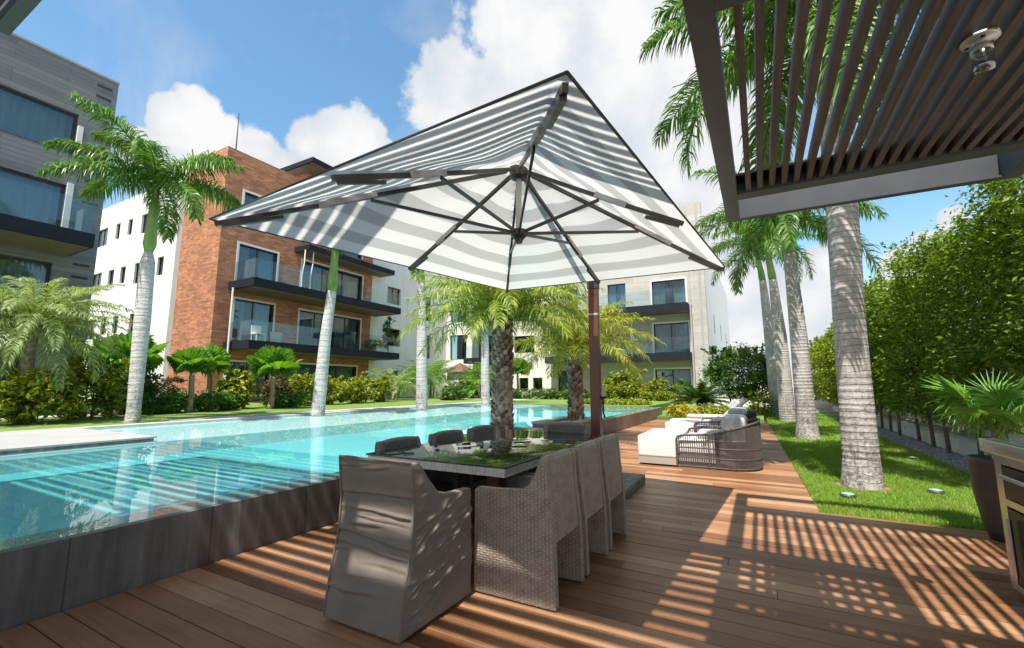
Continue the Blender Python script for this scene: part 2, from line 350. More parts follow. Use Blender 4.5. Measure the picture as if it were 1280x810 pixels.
# plants
def trunk_mat(name, lo, hi, ring, k):
    m, t, b, o = new_mat(name)
    c = N(t, 'ShaderNodeTexCoord'); s = N(t, 'ShaderNodeSeparateXYZ'); t.links.new(c.outputs['Object'], s.inputs[0])
    n = N(t, 'ShaderNodeTexNoise', inp={'Scale': 3.0, 'Detail': 8.0, 'Roughness': 0.7}); t.links.new(c.outputs['Object'], n.inputs['Vector'])
    mp = N(t, 'ShaderNodeMapping'); mp.inputs['Scale'].default_value = (9, 9, 1.5); t.links.new(c.outputs['Object'], mp.inputs[0])
    n2 = N(t, 'ShaderNodeTexNoise', inp={'Scale': 2.2, 'Detail': 6.0, 'Roughness': 0.7}); t.links.new(mp.outputs[0], n2.inputs['Vector'])
    zz = math_node(t, 'ADD', math_node(t, 'MULTIPLY', s.outputs[2], k), math_node(t, 'MULTIPLY', n.outputs[0], 1.5))
    fr = math_node(t, 'FRACT', zz)
    rg = N(t, 'ShaderNodeMapRange', interpolation_type='SMOOTHSTEP', inp={'From Min': 0.0, 'From Max': 0.13}); t.links.new(fr, rg.inputs[0])
    v = math_node(t, 'ADD', math_node(t, 'MULTIPLY', n.outputs[0], 0.6), math_node(t, 'MULTIPLY', n2.outputs[0], 0.4))
    n3 = N(t, 'ShaderNodeTexNoise', inp={'Scale': 26.0, 'Detail': 5.0, 'Roughness': 0.7}); t.links.new(c.outputs['Object'], n3.inputs['Vector'])
    low = N(t, 'ShaderNodeMapRange', inp={'From Min': 0.0, 'From Max': 2.2, 'To Min': 0.30, 'To Max': 0.05}); t.links.new(s.outputs[2], low.inputs[0])
    v = math_node(t, 'SUBTRACT', v, math_node(t, 'MULTIPLY', math_node(t, 'MULTIPLY', math_node(t, 'SUBTRACT', 0.62, n3.outputs[0], True), 4.0), low.outputs[0]))
    base = ramp(t, v, [(0.22, tuple(x * 0.35 for x in lo)), (0.40, lo), (0.60, hi)])
    mx = N(t, 'ShaderNodeMix', data_type='RGBA', inp={}); t.links.new(rg.outputs[0], mx.inputs[0]); mx.inputs[6].default_value = (*ring, 1); t.links.new(base, mx.inputs[7])
    t.links.new(mx.outputs[2], b.inputs['Base Color']); b.inputs['Roughness'].default_value = 0.85
    bumped(t, b, math_node(t, 'ADD', math_node(t, 'MULTIPLY', rg.outputs[0], 0.6), n2.outputs[0]), 0.7, 0.02)
    return m
M['royal_trunk'] = trunk_mat('grey_ringed_palm_trunk', (0.34, 0.315, 0.29), (0.50, 0.47, 0.44), (0.22, 0.195, 0.175), 11.5)
M['pale_trunk'] = trunk_mat('pale_grey_palm_trunk', (0.40, 0.38, 0.36), (0.52, 0.50, 0.48), (0.28, 0.26, 0.25), 6.0)
M['tan_trunk'] = trunk_mat('tan_fibrous_trunk', (0.34, 0.25, 0.17), (0.48, 0.38, 0.28), (0.18, 0.12, 0.08), 14.0)
M['boot_trunk'] = plain('leaf_base_trunk', (0.21, 0.165, 0.13), 0.9, 0.6, 14, 0.6, 50)
m, t, b, o = new_mat('palm_leaf_bases')
g = N(t, 'ShaderNodeNewGeometry'); t.links.new(ramp(t, g.outputs['Random Per Island'], [(0.0, (0.09, 0.065, 0.05)), (0.5, (0.22, 0.165, 0.125)), (1.0, (0.42, 0.35, 0.28))]), b.inputs['Base Color']); b.inputs['Roughness'].default_value = 0.9
M['boots'] = m
M['bark'] = plain('thin_bark', (0.14, 0.105, 0.08), 0.9, 0.35, 12)
M['crownshaft'] = plain('green_crownshaft', (0.16, 0.27, 0.05), 0.4, 0.25, 3, stretch=(1, 1, 0.4))
M['royal_leaf'] = leafy('royal_palm_leaflet', (0.035, 0.11, 0.016), (0.16, 0.29, 0.04), 0.38, 0.32)
M['date_leaf'] = leafy('date_palm_leaflet', (0.11, 0.19, 0.022), (0.36, 0.40, 0.06), 0.45, 0.35)
M['date_leaf_gold'] = leafy('golden_palm_leaflet', (0.15, 0.21, 0.025), (0.44, 0.41, 0.05), 0.45, 0.35)
M['soft_leaf'] = leafy('soft_grey_green_leaflet', (0.13, 0.20, 0.06), (0.34, 0.42, 0.17), 0.45, 0.4)
M['fan_leaf'] = leafy('fan_palm_leaf', (0.055, 0.17, 0.015), (0.17, 0.33, 0.035), 0.4, 0.35)
M['fan_leaf_bright'] = leafy('bright_fan_leaf', (0.09, 0.22, 0.04), (0.20, 0.40, 0.08), 0.35, 0.35)
M['hedge_leaf'] = leafy('hedge_leaf', (0.04, 0.10, 0.010), (0.25, 0.35, 0.028), 0.4, 0.38)
M['hedge_leaf_yellow'] = leafy('yellowing_hedge_leaf', (0.10, 0.16, 0.012), (0.30, 0.33, 0.03), 0.45, 0.36)
M['bush_leaf'] = leafy('deep_green_bush_leaf', (0.030, 0.085, 0.014), (0.11, 0.20, 0.03), 0.4, 0.3)
M['croton_leaf'] = leafy('yellow_green_croton_leaf', (0.07, 0.14, 0.012), (0.40, 0.40, 0.04), 0.4, 0.32)
M['fern_leaf'] = leafy('fresh_green_leaf', (0.05, 0.14, 0.025), (0.14, 0.28, 0.06), 0.45, 0.32)
M['gold_leaf'] = leafy('golden_shrub_leaf', (0.26, 0.26, 0.02), (0.62, 0.50, 0.06), 0.45, 0.32)
M['red_leaf'] = leafy('dark_reddish_leaf', (0.05, 0.06, 0.02), (0.16, 0.09, 0.05), 0.45, 0.25)
M['sago_leaf'] = leafy('sago_leaflet', (0.025, 0.075, 0.012), (0.08, 0.16, 0.025), 0.35, 0.22)

# ------------------------------------------------------------------ mesh helpers
def wloc(o):
    l = Vector((0, 0, 0))
    while o is not None:
        l = l + Vector(o.location); o = o.parent
    return l

class MB:
    def __init__(s): s.v = []; s.f = []
    def add(s, vs, fs):
        k = len(s.v); s.v.extend([tuple(p) for p in vs]); s.f.extend([tuple(i + k for i in f) for f in fs])
    def box(s, x0, x1, y0, y1, z0, z1):
        s.add([(x0, y0, z0), (x1, y0, z0), (x1, y1, z0), (x0, y1, z0), (x0, y0, z1), (x1, y0, z1), (x1, y1, z1), (x0, y1, z1)],
              [(0, 3, 2, 1), (4, 5, 6, 7), (0, 1, 5, 4), (1, 2, 6, 5), (2, 3, 7, 6), (3, 0, 4, 7)]); return s
    def beam(s, p, q, w, h, up=(0, 0, 1)):
        p, q = Vector(p), Vector(q); d = (q - p).normalized(); sd = d.cross(Vector(up))
        if sd.length < 1e-4: sd = d.cross(Vector((0, 1, 0)))
        sd.normalize(); u = sd.cross(d).normalized()
        a = []
        for c in (p, q):
            for i, j in ((-1, -1), (1, -1), (1, 1), (-1, 1)):
                a.append(c + sd * (i * w / 2) + u * (j * h / 2))
        s.add(a, [(3, 2, 1, 0), (4, 5, 6, 7), (0, 1, 5, 4), (1, 2, 6, 5), (2, 3, 7, 6), (3, 0, 4, 7)]); return s
    def tube(s, pts, r, n=8, caps=True):
        pts = [Vector(p) for p in pts]; m = len(pts)
        if isinstance(r, (int, float)): r = [r] * m
        ref = Vector((0.13, 0.97, 0.21)); vs = []
        for i, p in enumerate(pts):
            d = (pts[min(i + 1, m - 1)] - pts[max(i - 1, 0)]).normalized()
            a = d.cross(ref)
            if a.length < 0.1: a = d.cross(Vector((1, 0, 0)))
            a.normalize(); b = d.cross(a)
            for k in range(n):
                t = 2 * math.pi * k / n
                vs.append(p + (a * math.cos(t) + b * math.sin(t)) * r[i])
        fs = [(i * n + k, i * n + (k + 1) % n, (i + 1) * n + (k + 1) % n, (i + 1) * n + k) for i in range(m - 1) for k in range(n)]
        if caps: fs += [tuple(range(n - 1, -1, -1)), tuple((m - 1) * n + k for k in range(n))]
        s.add(vs, fs); return s
    def prism(s, poly, axis, a, b):
        """extrude a 2-D outline: axis 'y' means the outline is (x, z), axis 'x' means it is (y, z), 'z' means (x, y)"""
        mk = {'y': lambda p, t: (p[0], t, p[1]), 'x': lambda p, t: (t, p[0], p[1]), 'z': lambda p, t: (p[0], p[1], t)}[axis]
        n = len(poly); vs = [mk(p, a) for p in poly] + [mk(p, b) for p in poly]
        s.add(vs, [tuple(range(n)), tuple(range(2 * n - 1, n - 1, -1))] + [(i, i + n, (i + 1) % n + n, (i + 1) % n) for i in range(n)]); return s
    def lathe(s, prof, n=24, c=(0, 0, 0), cap=True):
        vs = []
        for (r, z) in prof:
            for k in range(n):
                t = 2 * math.pi * k / n; vs.append((c[0] + r * math.cos(t), c[1] + r * math.sin(t), c[2] + z))
        m = len(prof)
        fs = [(i * n + k, i * n + (k + 1) % n, (i + 1) * n + (k + 1) % n, (i + 1) * n + k) for i in range(m - 1) for k in range(n)]
        if cap: fs += [tuple(range(n - 1, -1, -1)), tuple((m - 1) * n + k for k in range(n))]
        s.add(vs, fs); return s
    def build(s, name, m, parent=None, local=False, smooth=False, bevel=0):
        me = bpy.data.meshes.new(name)
        vs = s.v
        if parent is not None and not local:
            l = wloc(parent); vs = [(p[0] - l.x, p[1] - l.y, p[2] - l.z) for p in vs]
        me.from_pydata(vs, [], s.f); me.update()
        bm = bmesh.new(); bm.from_mesh(me); bmesh.ops.recalc_face_normals(bm, faces=bm.faces)
        if bevel: bmesh.ops.bevel(bm, geom=list(bm.edges), offset=bevel, segments=2, affect='EDGES', profile=0.6)
        bm.to_mesh(me); bm.free()
        return link(name, me, m, parent, smooth or bevel > 0)

def link(name, me, m, parent=None, smooth=False):
    me.materials.append(m if not isinstance(m, str) else M[m])
    if smooth: me.shade_smooth()
    o = bpy.data.objects.new(name, me); COL.objects.link(o)
    if parent is not None: o.parent = parent
    if smooth == 'auto': pass
    return o

def np_mesh(name, verts, faces_flat, sizes, m, parent=None, smooth=False):
    """fast mesh from arrays: vertices, flat corner list, corners per face"""
    me = bpy.data.meshes.new(name)
    me.vertices.add(len(verts)); me.vertices.foreach_set('co', np.asarray(verts, np.float32).ravel())
    me.loops.add(len(faces_flat)); me.loops.foreach_set('vertex_index', np.asarray(faces_flat, np.int32))
    sizes = np.asarray(sizes, np.int32); st = np.concatenate([[0], np.cumsum(sizes)[:-1]]).astype(np.int32)
    me.polygons.add(len(sizes)); me.polygons.foreach_set('loop_start', st)
    try: me.polygons.foreach_set('loop_total', sizes)
    except Exception: pass
    me.update(calc_edges=True); me.validate()
    return link(name, me, m, parent, smooth)

def tag(o, label=None, cat=None, group=None, kind=None):
    if label: o['label'] = label
    if cat: o['category'] = cat
    if group: o['group'] = group
    if kind: o['kind'] = kind
    return o

def thing(name, label, cat, loc=(0, 0, 0), rz=0.0, group=None):
    o = bpy.data.objects.new(name, None); COL.objects.link(o); o.location = loc; o.rotation_euler = (0, 0, rz)
    o.empty_display_size = 0.2
    return tag(o, label, cat, group)

def dup(root, loc, rz=0.0, label=None, group=None, scale=None, strip=False):
    r = root.copy(); COL.objects.link(r); r.location = loc; r.rotation_euler = (0, 0, rz)
    if scale: r.scale = scale if not isinstance(scale, (int, float)) else (scale,) * 3
    if label: r['label'] = label
    if group: r['group'] = group
    for ch in list(root.children):
        c = ch.copy(); COL.objects.link(c); c.parent = r
        for g in list(ch.children):
            d = g.copy(); COL.objects.link(d); d.parent = c
    return r

def structure(o): o['kind'] = 'structure'; return o

# ------------------------------------------------------------------ plant generators
def leaf_mass(name, m, parent, dims, n, lw, clumps=60, seed=1, shape='box', z0=0.0, shell=0.55, spread=0.16, up=0.25, sprigs=0):
    """n single leaves gathered in clumps through a crown of the given size (local frame, crown bottom at z0)"""
    r = np.random.default_rng(seed); dx, dy, dz = dims
    c = r.uniform(-1, 1, (clumps * 4, 3))
    if shape == 'ell': c = c[(c ** 2).sum(1) < 1.0]
    rad = np.abs(c).max(1) if shape == 'box' else np.sqrt((c ** 2).sum(1))
    keep = r.uniform(0, 1, len(c)) < np.clip((rad - shell) / (1 - shell) + 0.25, 0.12, 1)
    c = c[keep][:clumps]
    ph = r.uniform(0, 6.28, 3)
    if shape == 'box': c[:, 2] *= 1 + 0.06 * np.sin(c[:, 0] * 3 + ph[0]) + 0.05 * np.sin(c[:, 1] * 4 + ph[1])
    k = r.integers(0, len(c), n)
    size = r.uniform(0.6, 1.4, len(c))[k][:, None]
    off = r.normal(0, 1, (n, 3)) * spread * size
    p = c[k] * np.array([dx / 2, dy / 2, dz / 2]) + off * np.array([1, 1, 0.85])
    if sprigs:
        s = r.integers(0, 1 << 30, sprigs); per = max(6, n // (sprigs * 12))
        extra = []
        for _ in range(sprigs):
            bx, by = r.uniform(-dx / 2, dx / 2), r.uniform(-dy / 2, dy / 2)
            h = r.uniform(0.05, 0.17) * dz; tt = np.linspace(0, 1, per)[:, None]
            lean = r.normal(0, 0.18, 2)
            q = np.array([bx, by, dz / 2 - 0.05]) + tt * np.array([lean[0], lean[1], h]) + r.normal(0, 0.035, (per, 3))
            extra.append(q)
        p = np.vstack([p] + extra); n = len(p)
    p[:, 2] += dz / 2 + z0
    d = r.normal(0, 1, (n, 3)); d[:, 2] = d[:, 2] * 0.6 - 0.25
    d[:, 0] += p[:, 0] / max(dx, .1) * 1.2; d[:, 1] += p[:, 1] / max(dy, .1) * 1.2
    d /= np.linalg.norm(d, axis=1)[:, None]
    nn = r.normal(0, 0.7, (n, 3)); nn[:, 2] += up * 4
    s = np.cross(d, nn); s /= np.linalg.norm(s, axis=1)[:, None] + 1e-6
    nrm = np.cross(s, d)
    L = (lw[0] * r.uniform(0.6, 1.3, n))[:, None]; W = (lw[1] * r.uniform(0.7, 1.25, n))[:, None]
    a = p - d * L * 0.5; b = p + s * W * 0.5 + nrm * W * 0.18; t = p + d * L * 0.5 - nrm * L * 0.1; e = p - s * W * 0.5 + nrm * W * 0.18
    v = np.stack([a, b, t, e], 1).reshape(-1, 3)
    f = np.arange(n * 4); return np_mesh(name, v, f, np.full(n, 4), m, parent)

def frond_np(r, L, e0, e1, nl, ll, lw, droop=0.5, plumose=0.25, base=0.14, sag_pow=1.2, rach=0.018, twist=0.0):
    """one feather leaf along +x from the origin; e0/e1 = start and end elevation (radians). Returns verts, faces(list)"""
    K = 14
    ss = np.linspace(0, 1, K); el = e0 + (e1 - e0) * ss ** sag_pow
    dx = np.cos(el) * L / (K - 1); dz = np.sin(el) * L / (K - 1)
    px = np.concatenate([[0], np.cumsum(dx[:-1])]); pz = np.concatenate([[0], np.cumsum(dz[:-1])])
    py = twist * ss ** 2 * L
    V, F = [], []
    for i in range(K):
        rr = rach * (1 - 0.85 * ss[i])
        for k in range(3):
            a = 2.094 * k + 0.5
            V.append((px[i] - math.sin(el[i]) * math.sin(a) * rr, py[i] + math.cos(a) * rr, pz[i] + math.cos(el[i]) * math.sin(a) * rr))
    for i in range(K - 1):
        for k in range(3):
            F.append((i * 3 + k, i * 3 + (k + 1) % 3, i * 3 + 3 + (k + 1) % 3, i * 3 + 3 + k))
    for j in range(nl):
        s = base + (1 - base) * (j + r.uniform(0, 0.8)) / nl
        if s > 0.995: s = 0.995
        x, y, z, e = np.interp(s, ss, px), np.interp(s, ss, py), np.interp(s, ss, pz), np.interp(s, ss, el)
        tang = np.array([math.cos(e), 0, math.sin(e)]); upv = np.array([-math.sin(e), 0, math.cos(e)])
        prof = min(1, (s - base) / 0.15 + 0.45) * (1 - 0.62 * max(0, (s - 0.55) / 0.45) ** 1.5)
        for side in (-1, 1):
            l = ll * prof * r.uniform(0.82, 1.12); sd = np.array([0, side, 0.0])
            fwd = 0.45 + 0.75 * s ** 2
            d = sd + tang * (fwd + r.normal(0, 0.08)) + upv * (0.28 + r.normal(0, plumose))
            d /= np.linalg.norm(d)
            d2 = d + np.array([0, 0, -1.0]) * droop * r.uniform(0.6, 1.4); d2 /= np.linalg.norm(d2)
            d3 = d2 + np.array([0, 0, -1.0]) * droop * 1.3 * r.uniform(0.6, 1.4); d3 /= np.linalg.norm(d3)
            wv = np.cross(d, upv + r.normal(0, 0.35, 3)); wv /= np.linalg.norm(wv) + 1e-6
            p0 = np.array([x, y, z]); p1 = p0 + d * l * 0.36; p2 = p1 + d2 * l * 0.34; p3 = p2 + d3 * l * 0.30
            k = len(V); w0 = lw * 0.5
            V += [tuple(p0 - wv * w0 * 0.5), tuple(p0 + wv * w0 * 0.5), tuple(p1 + wv * w0), tuple(p1 - wv * w0),
                  tuple(p2 + wv * w0 * 0.75), tuple(p2 - wv * w0 * 0.75), tuple(p3)]
            F += [(k, k + 1, k + 2, k + 3), (k + 3, k + 2, k + 4, k + 5), (k + 5, k + 4, k + 6)]
    return V, F

def crown_mesh(name, m, parent, n, L, ll, lw, nl, e_range, end_drop, seed, z=0.0, rad=0.05, droop=0.5, plumose=0.25, az=None, sag_pow=1.2, base=0.14, rach=0.018, lj=0.12):
    r = np.random.default_rng(seed); VV, FF = [], []
    for i in range(n):
        a = (2.39996 * i + r.uniform(-0.2, 0.2)) if az is None else az[i] + r.uniform(-0.06, 0.06)
        q = (i + 0.5) / n
        e0 = e_range[0] + (e_range[1] - e_range[0]) * q + r.uniform(-0.08, 0.08)
        V, F = frond_np(r, L * r.uniform(1 - lj, 1 + lj), e0, e0 - end_drop * r.uniform(0.8, 1.2), nl, ll, lw, droop, plumose, base, sag_pow, rach, r.uniform(-0.08, 0.08))
        ca, sa = math.cos(a), math.sin(a); k = len(VV)
        VV += [((x + rad) * ca - y * sa, (x + rad) * sa + y * ca, zz + z) for x, y, zz in V]
        FF += [tuple(j + k for j in f) for f in F]
    flat = [j for f in FF for j in f]
    return np_mesh(name, np.array(VV), flat, [len(f) for f in FF], m, parent)

def fan_crown(name, m, parent, n, R_, pet, e_range, seed, z=0.0, segs=26, arc=4.6, split=0.62, az=None, sagf=0.12):
    """palmate leaves on petioles"""
    r = np.random.default_rng(seed); VV, FF = [], []
    for i in range(n):
        a = 2.39996 * i + r.uniform(-0.25, 0.25) if az is None else az[i]
        q = (i + 0.5) / n; e = e_range[0] + (e_range[1] - e_range[0]) * q + r.uniform(-0.1, 0.1)
        out = Vector((math.cos(a) * math.cos(e), math.sin(a) * math.cos(e), math.sin(e)))
        side = Vector((-math.sin(a), math.cos(a), 0)); nrm = out.cross(side).normalized() * -1
        tip = Vector((0, 0, z)) + out * pet * r.uniform(0.85, 1.15)
        mb = MB(); mb.tube([Vector((0, 0, z)), Vector((0, 0, z)) + out * pet * 0.5 + Vector((0, 0, 0.02)), tip], [0.016, 0.012, 0.009], 5)
        k = len(VV); VV += mb.v; FF += [tuple(j + k for j in f) for f in mb.f]
        RR = R_ * r.uniform(0.85, 1.12); tilt = r.uniform(0.15, 0.5)
        fo = (out - nrm * -tilt * 0.0 + Vector((0, 0, -0.25 * tilt))).normalized()
        nr = fo.cross(side).normalized() * -1
        for j in range(segs):
            t0 = -arc / 2 + arc * j / segs; t1 = t0 + arc / segs; tm = (t0 + t1) / 2
            def P(t, rr, h): return tip + (fo * math.cos(t) + side * math.sin(t)) * rr + nr * h
            fall = sagf * RR * (1 + abs(tm)) * r.uniform(0.6, 1.5); tl = RR * (1 - 0.10 * abs(tm)) * r.uniform(0.93, 1.05)
            h = 0.03 * RR
            k = len(VV)
            VV += [tuple(tip), tuple(P(t0, split * RR, -h)), tuple(P(tm, split * RR * 1.02, h)), tuple(P(t1, split * RR, -h)),
                   tuple(P(tm, tl, 0) + Vector((0, 0, -fall)))]
            FF += [(k, k + 1, k + 2), (k, k + 2, k + 3), (k + 1, k + 4, k + 2), (k + 2, k + 4, k + 3)]
    flat = [j for f in FF for j in f]
    return np_mesh(name, np.array([tuple(v) for v in VV]), flat, [len(f) for f in FF], m, parent)

def ringed_trunk(parent, pts, radii, m, n=30, step=0.085, name='trunk', seed=0):
    """palm stem with raised leaf scars at slightly uneven spacing"""
    P = [Vector(p) for p in pts]; r = random.Random(seed); ln = [0]
    for a, b in zip(P, P[1:]): ln.append(ln[-1] + (b - a).length)
    def at(s):
        i = next((j for j in range(len(ln) - 1) if ln[j + 1] >= s), len(ln) - 2); f = (s - ln[i]) / (ln[i + 1] - ln[i])
        return P[i].lerp(P[i + 1], f), radii[i] * (1 - f) + radii[i + 1] * f
    out, rr, s = [], [], 0.0
    while s < ln[-1] - step * 1.5:
        d = step * r.uniform(0.7, 1.35)
        for f, k in ((0.0, 1.004), (0.10, 1.009), (0.16, 0.993), (0.6, 0.998)):
            p, q = at(s + d * f); out.append(p); rr.append(q * (k + r.uniform(-0.004, 0.004)))
        s += d
    out.append(P[-1]); rr.append(radii[-1])
    return MB().tube(out, rr, n).build(name, m, parent, local=True, smooth=True)

def trunk(parent, pts, radii, m, n=20, name='trunk'):
    """a tapered trunk through the given local points, with slight unevenness"""
    P = [Vector(p) for p in pts]; out, rr = [], []
    K = 6
    for i in range(len(P) - 1):
        for k in range(K):
            t = k / K; out.append(P[i].lerp(P[i + 1], t)); rr.append((radii[i] * (1 - t) + radii[i + 1] * t) * (1 + 0.025 * math.sin(7 * i + 2.3 * k)))
    out.append(P[-1]); rr.append(radii[-1])
    return MB().tube(out, rr, n).build(name, m, parent, local=True, smooth=True)

# ------------------------------------------------------------------ the setting: ground, deck, lawn, pool
POOL_X0, POOL_X1, POOL_Y0, POOL_Y1, WATER_Z = -12.0, -3.68, -9.0, 19.4, 0.412
structure(MB().box(-400, 400, -400, 600, -1.6, -1.5).build('ground', 'soil'))
structure(MB().box(-3.65, 12, -9, 31, -1.4, -0.06).build('deck_base', 'dark_gap'))
mb = MB(); rr = random.Random(5)
def planks(x0, x1f, y0, y1, pitch=0.145, gap=0.007):
    y = y0
    while y < y1 - 0.02:
        x1 = x1f(y); cuts = [x0] + sorted(rr.uniform(x0 + 0.6, x1 - 0.6) for _ in range(max(1, int((x1 - x0) / 3.4)))) + [x1]
        for a, b_ in zip(cuts, cuts[1:]):
            if b_ - a > 0.05:
                dz = rr.uniform(-0.0012, 0.0012)
                mb.box(a + 0.002, b_ - 0.002, y + gap / 2, min(y + pitch, y1) - gap / 2, -0.03, dz)
        y += pitch
planks(-3.64, lambda y: 5.0, -3.0, 5.80)
planks(-3.64, lambda y: 0.46 - 0.023 * (y - 5.8), 5.80, 18.3)
structure(mb.build('deck', 'deck'))
structure(MB().prism([(0.47, 5.81), (2.62, 5.81), (2.62, 27.0), (0.0, 27.0)], 'z', -0.3, -0.012).build('lawn', 'lawn'))
# grass blades, thinner with distance
def blades(n, pick, h, wd):
    xy = pick(n); n = len(xy)
    ang = rng.uniform(0, 6.283, n); lean = rng.normal(0, 0.55, (n, 2)); hh = h * rng.uniform(0.5, 1.25, n)
    p = np.column_stack([xy, np.full(n, -0.012)]); s = np.column_stack([np.cos(ang), np.sin(ang), np.zeros(n)]) * (wd / 2)
    tip = p + np.column_stack([lean[:, 0] * hh, lean[:, 1] * hh, hh])
    return np.stack([p - s, p + s, tip], 1).reshape(-1, 3)
def pick(y0, y1):
    def f(n):
        y = rng.uniform(y0, y1, n); x0 = 0.47 - 0.0232 * (y - 5.8); x = x0 + rng.uniform(0, 1, n) * (2.64 - x0)
        d = (x - 1.08) ** 2 + (y - 7.51) ** 2
        k = d > 0.085
        return np.column_stack([x[k], y[k]])
    return f
V = np.vstack([blades(60000, pick(5.83, 8.2), 0.042, 0.007), blades(60000, pick(8.2, 12.5), 0.05, 0.010), blades(40000, pick(12.5, 26), 0.055, 0.016)])
g = np_mesh('grass', V, np.arange(len(V)), np.full(len(V) // 3, 3), 'grass')
tag(g, 'bright green mown grass beside the wooden deck', 'grass', kind='stuff')

structure(MB().box(POOL_X0 - 0.3, -3.95, POOL_Y0, POOL_Y1, -1.2, 0.17).box(-8.72, -8.66, POOL_Y0, POOL_Y1, 0.17, 0.375).build('pool_basin', 'pool_tile'))
structure(MB().box(POOL_X0, -8.60, POOL_Y0, POOL_Y1, 0.172, 0.395).build('pool_shelf', 'shelf_tile'))
t = thing('pool_ledge', 'low stone ledge rising from the water at the left end of the pool', 'ledge', (-10.3, 1, 0.4))
MB().box(-11.99, -8.70, POOL_Y0 + 1, 3.75, 0.18, 0.455).build('ledge_face', 'wet_stone', t)
MB().box(-11.99, -8.67, POOL_Y0 + 1, 3.78, 0.457, 0.482).build('ledge_top', 'wall_grey', t)
wm = MB(); wm.add([(POOL_X0, POOL_Y0, WATER_Z), (POOL_X1, POOL_Y0, WATER_Z), (POOL_X1, POOL_Y1, WATER_Z), (POOL_X0, POOL_Y1, WATER_Z)], [(0, 1, 2, 3)])
structure(wm.build('pool_water', 'water'))
t = thing('pool_wall', 'long dark wet stone wall holding the raised pool above the deck', 'pool wall', (-3.8, 6, 0))
MB().box(-3.95, -3.655, POOL_Y0, 8.98, -0.9, 0.402).build('wall_face', 'wet_stone', t)
MB().box(-3.95, -3.655, 8.985, 19.7, -0.9, 0.402).build('wall_face', 'wet_brown', t)
MB().box(-12.0, -3.96, POOL_Y1 + 0.004, 19.7, -0.9, 0.402).build('end_wall', 'wet_brown', t)
# raised garden across the pool
structure(MB().box(-90, -12.30, -30, 80, -1.4, 0.43).box(-12.30, -4.2, 19.71, 80, -1.4, 0.43).box(-4.2, 0.05, 18.6, 80, -1.4, 0.10).build('garden_ground', 'lawn'))
structure(MB().box(-12.30, -12.0, -8, 19.7, -0.8, 0.46).build('pool_coping', 'stone_pale'))
structure(MB().box(-13.45, -12.9, 5.9, 26, 0.40, 0.438).box(-17.9, -17.2, 2.0, 6.9, 0.40, 0.442).box(-18.5, -13.2, 24.6, 25.5, 0.40, 0.445).build('garden_path', 'stone_pale'))
structure(MB().box(0.05, 6, 27.0, 29.5, -1.4, 0.02).box(3.9, 40, -10, 60, -1.4, 0.22).build('side_path', 'stone_pale'))
structure(MB().lathe([(0.0, -0.004), (0.36, -0.005), (0.40, -0.02)], 28, (1.10, 7.50, 0), cap=False).build('soil_patch', 'soil_brown'))
# gravel strip
n = 5200; gx = rng.uniform(2.66, 3.25, n); gy = rng.uniform(5.8, 24, n) ** 1.0; gs = rng.uniform(0.014, 0.034, n)
base = np.array([(1, 0, 0), (-1, 0, 0), (0, 1, 0), (0, -1, 0), (0, 0, 1), (0, 0, -1)], float)
V = base[None] * gs[:, None, None] * rng.uniform(0.7, 1.3, (n, 6, 1)) + np.stack([gx, gy, np.full(n, -0.005)], 1)[:, None, :]
F = np.array([(0, 2, 4), (2, 1, 4), (1, 3, 4), (3, 0, 4), (2, 0, 5), (1, 2, 5), (3, 1, 5), (0, 3, 5)])
FF = (F[None] + (np.arange(n) * 6)[:, None, None]).reshape(-1)
tag(np_mesh('gravel', V.reshape(-1, 3), FF, np.full(n * 8, 3), 'gravel'), 'strip of grey gravel under the row of hedge trees', 'gravel', kind='stuff')
structure(MB().box(2.63, 3.3, 5.8, 27, -0.3, -0.008).build('gravel_bed', 'gravel'))
t = thing('boundary_wall', 'low stepped pale wall behind the hedge trunks and gravel', 'wall', (3.5, 12, 0))
MB().box(3.32, 3.62, 4.0, 30, -0.3, 0.26).build('lower_step', 'wall_pale', t)
MB().box(3.62, 3.84, 4.0, 30, -0.3, 0.34).build('shadow_line', 'wall_grey', t)  # grey strip stands in for the shadow line between the pale steps
MB().box(3.70, 3.90, 4.0, 30, 0.345, 0.70).build('upper_step', 'wall_pale', t)
t = thing('end_wall', 'low white wall across the far end of the lawn', 'wall', (2, 30, 0))
MB().box(-2.5, 9, 29.7, 29.95, -0.2, 0.62).build('wall_face', 'white', t)
MB().box(-2.55, 9.05, 29.65, 30.0, 0.622, 0.68).build('coping', 'stone_pale', t)

# ------------------------------------------------------------------ buildings
def wall(mb, axis, pos, thick, u0, u1, z0, z1, holes=()):
    """facade slab with rectangular openings; axis 'x' looks towards +X, 'y' looks towards -Y"""
    us = sorted({u0, u1, *[min(max(a, u0), u1) for h in holes for a in h[:2]]}); zs = sorted({z0, z1, *[a for h in holes for a in h[2:4]]})
    for i in range(len(zs) - 1):
        run = None
        for j in range(len(us) - 1):
            cu, cz = (us[j] + us[j + 1]) / 2, (zs[i] + zs[i + 1]) / 2
            solid = not any(h[0] < cu < h[1] and h[2] < cz < h[3] for h in holes)
            if solid and run is None: run = us[j]
            if run is not None and (not solid or j == len(us) - 2):
                e = us[j + 1] if solid else us[j]
                if axis == 'x': mb.box(pos - thick, pos, run, e, zs[i], zs[i + 1])
                else: mb.box(run, e, pos, pos + thick, zs[i], zs[i + 1])
                run = None
    return mb

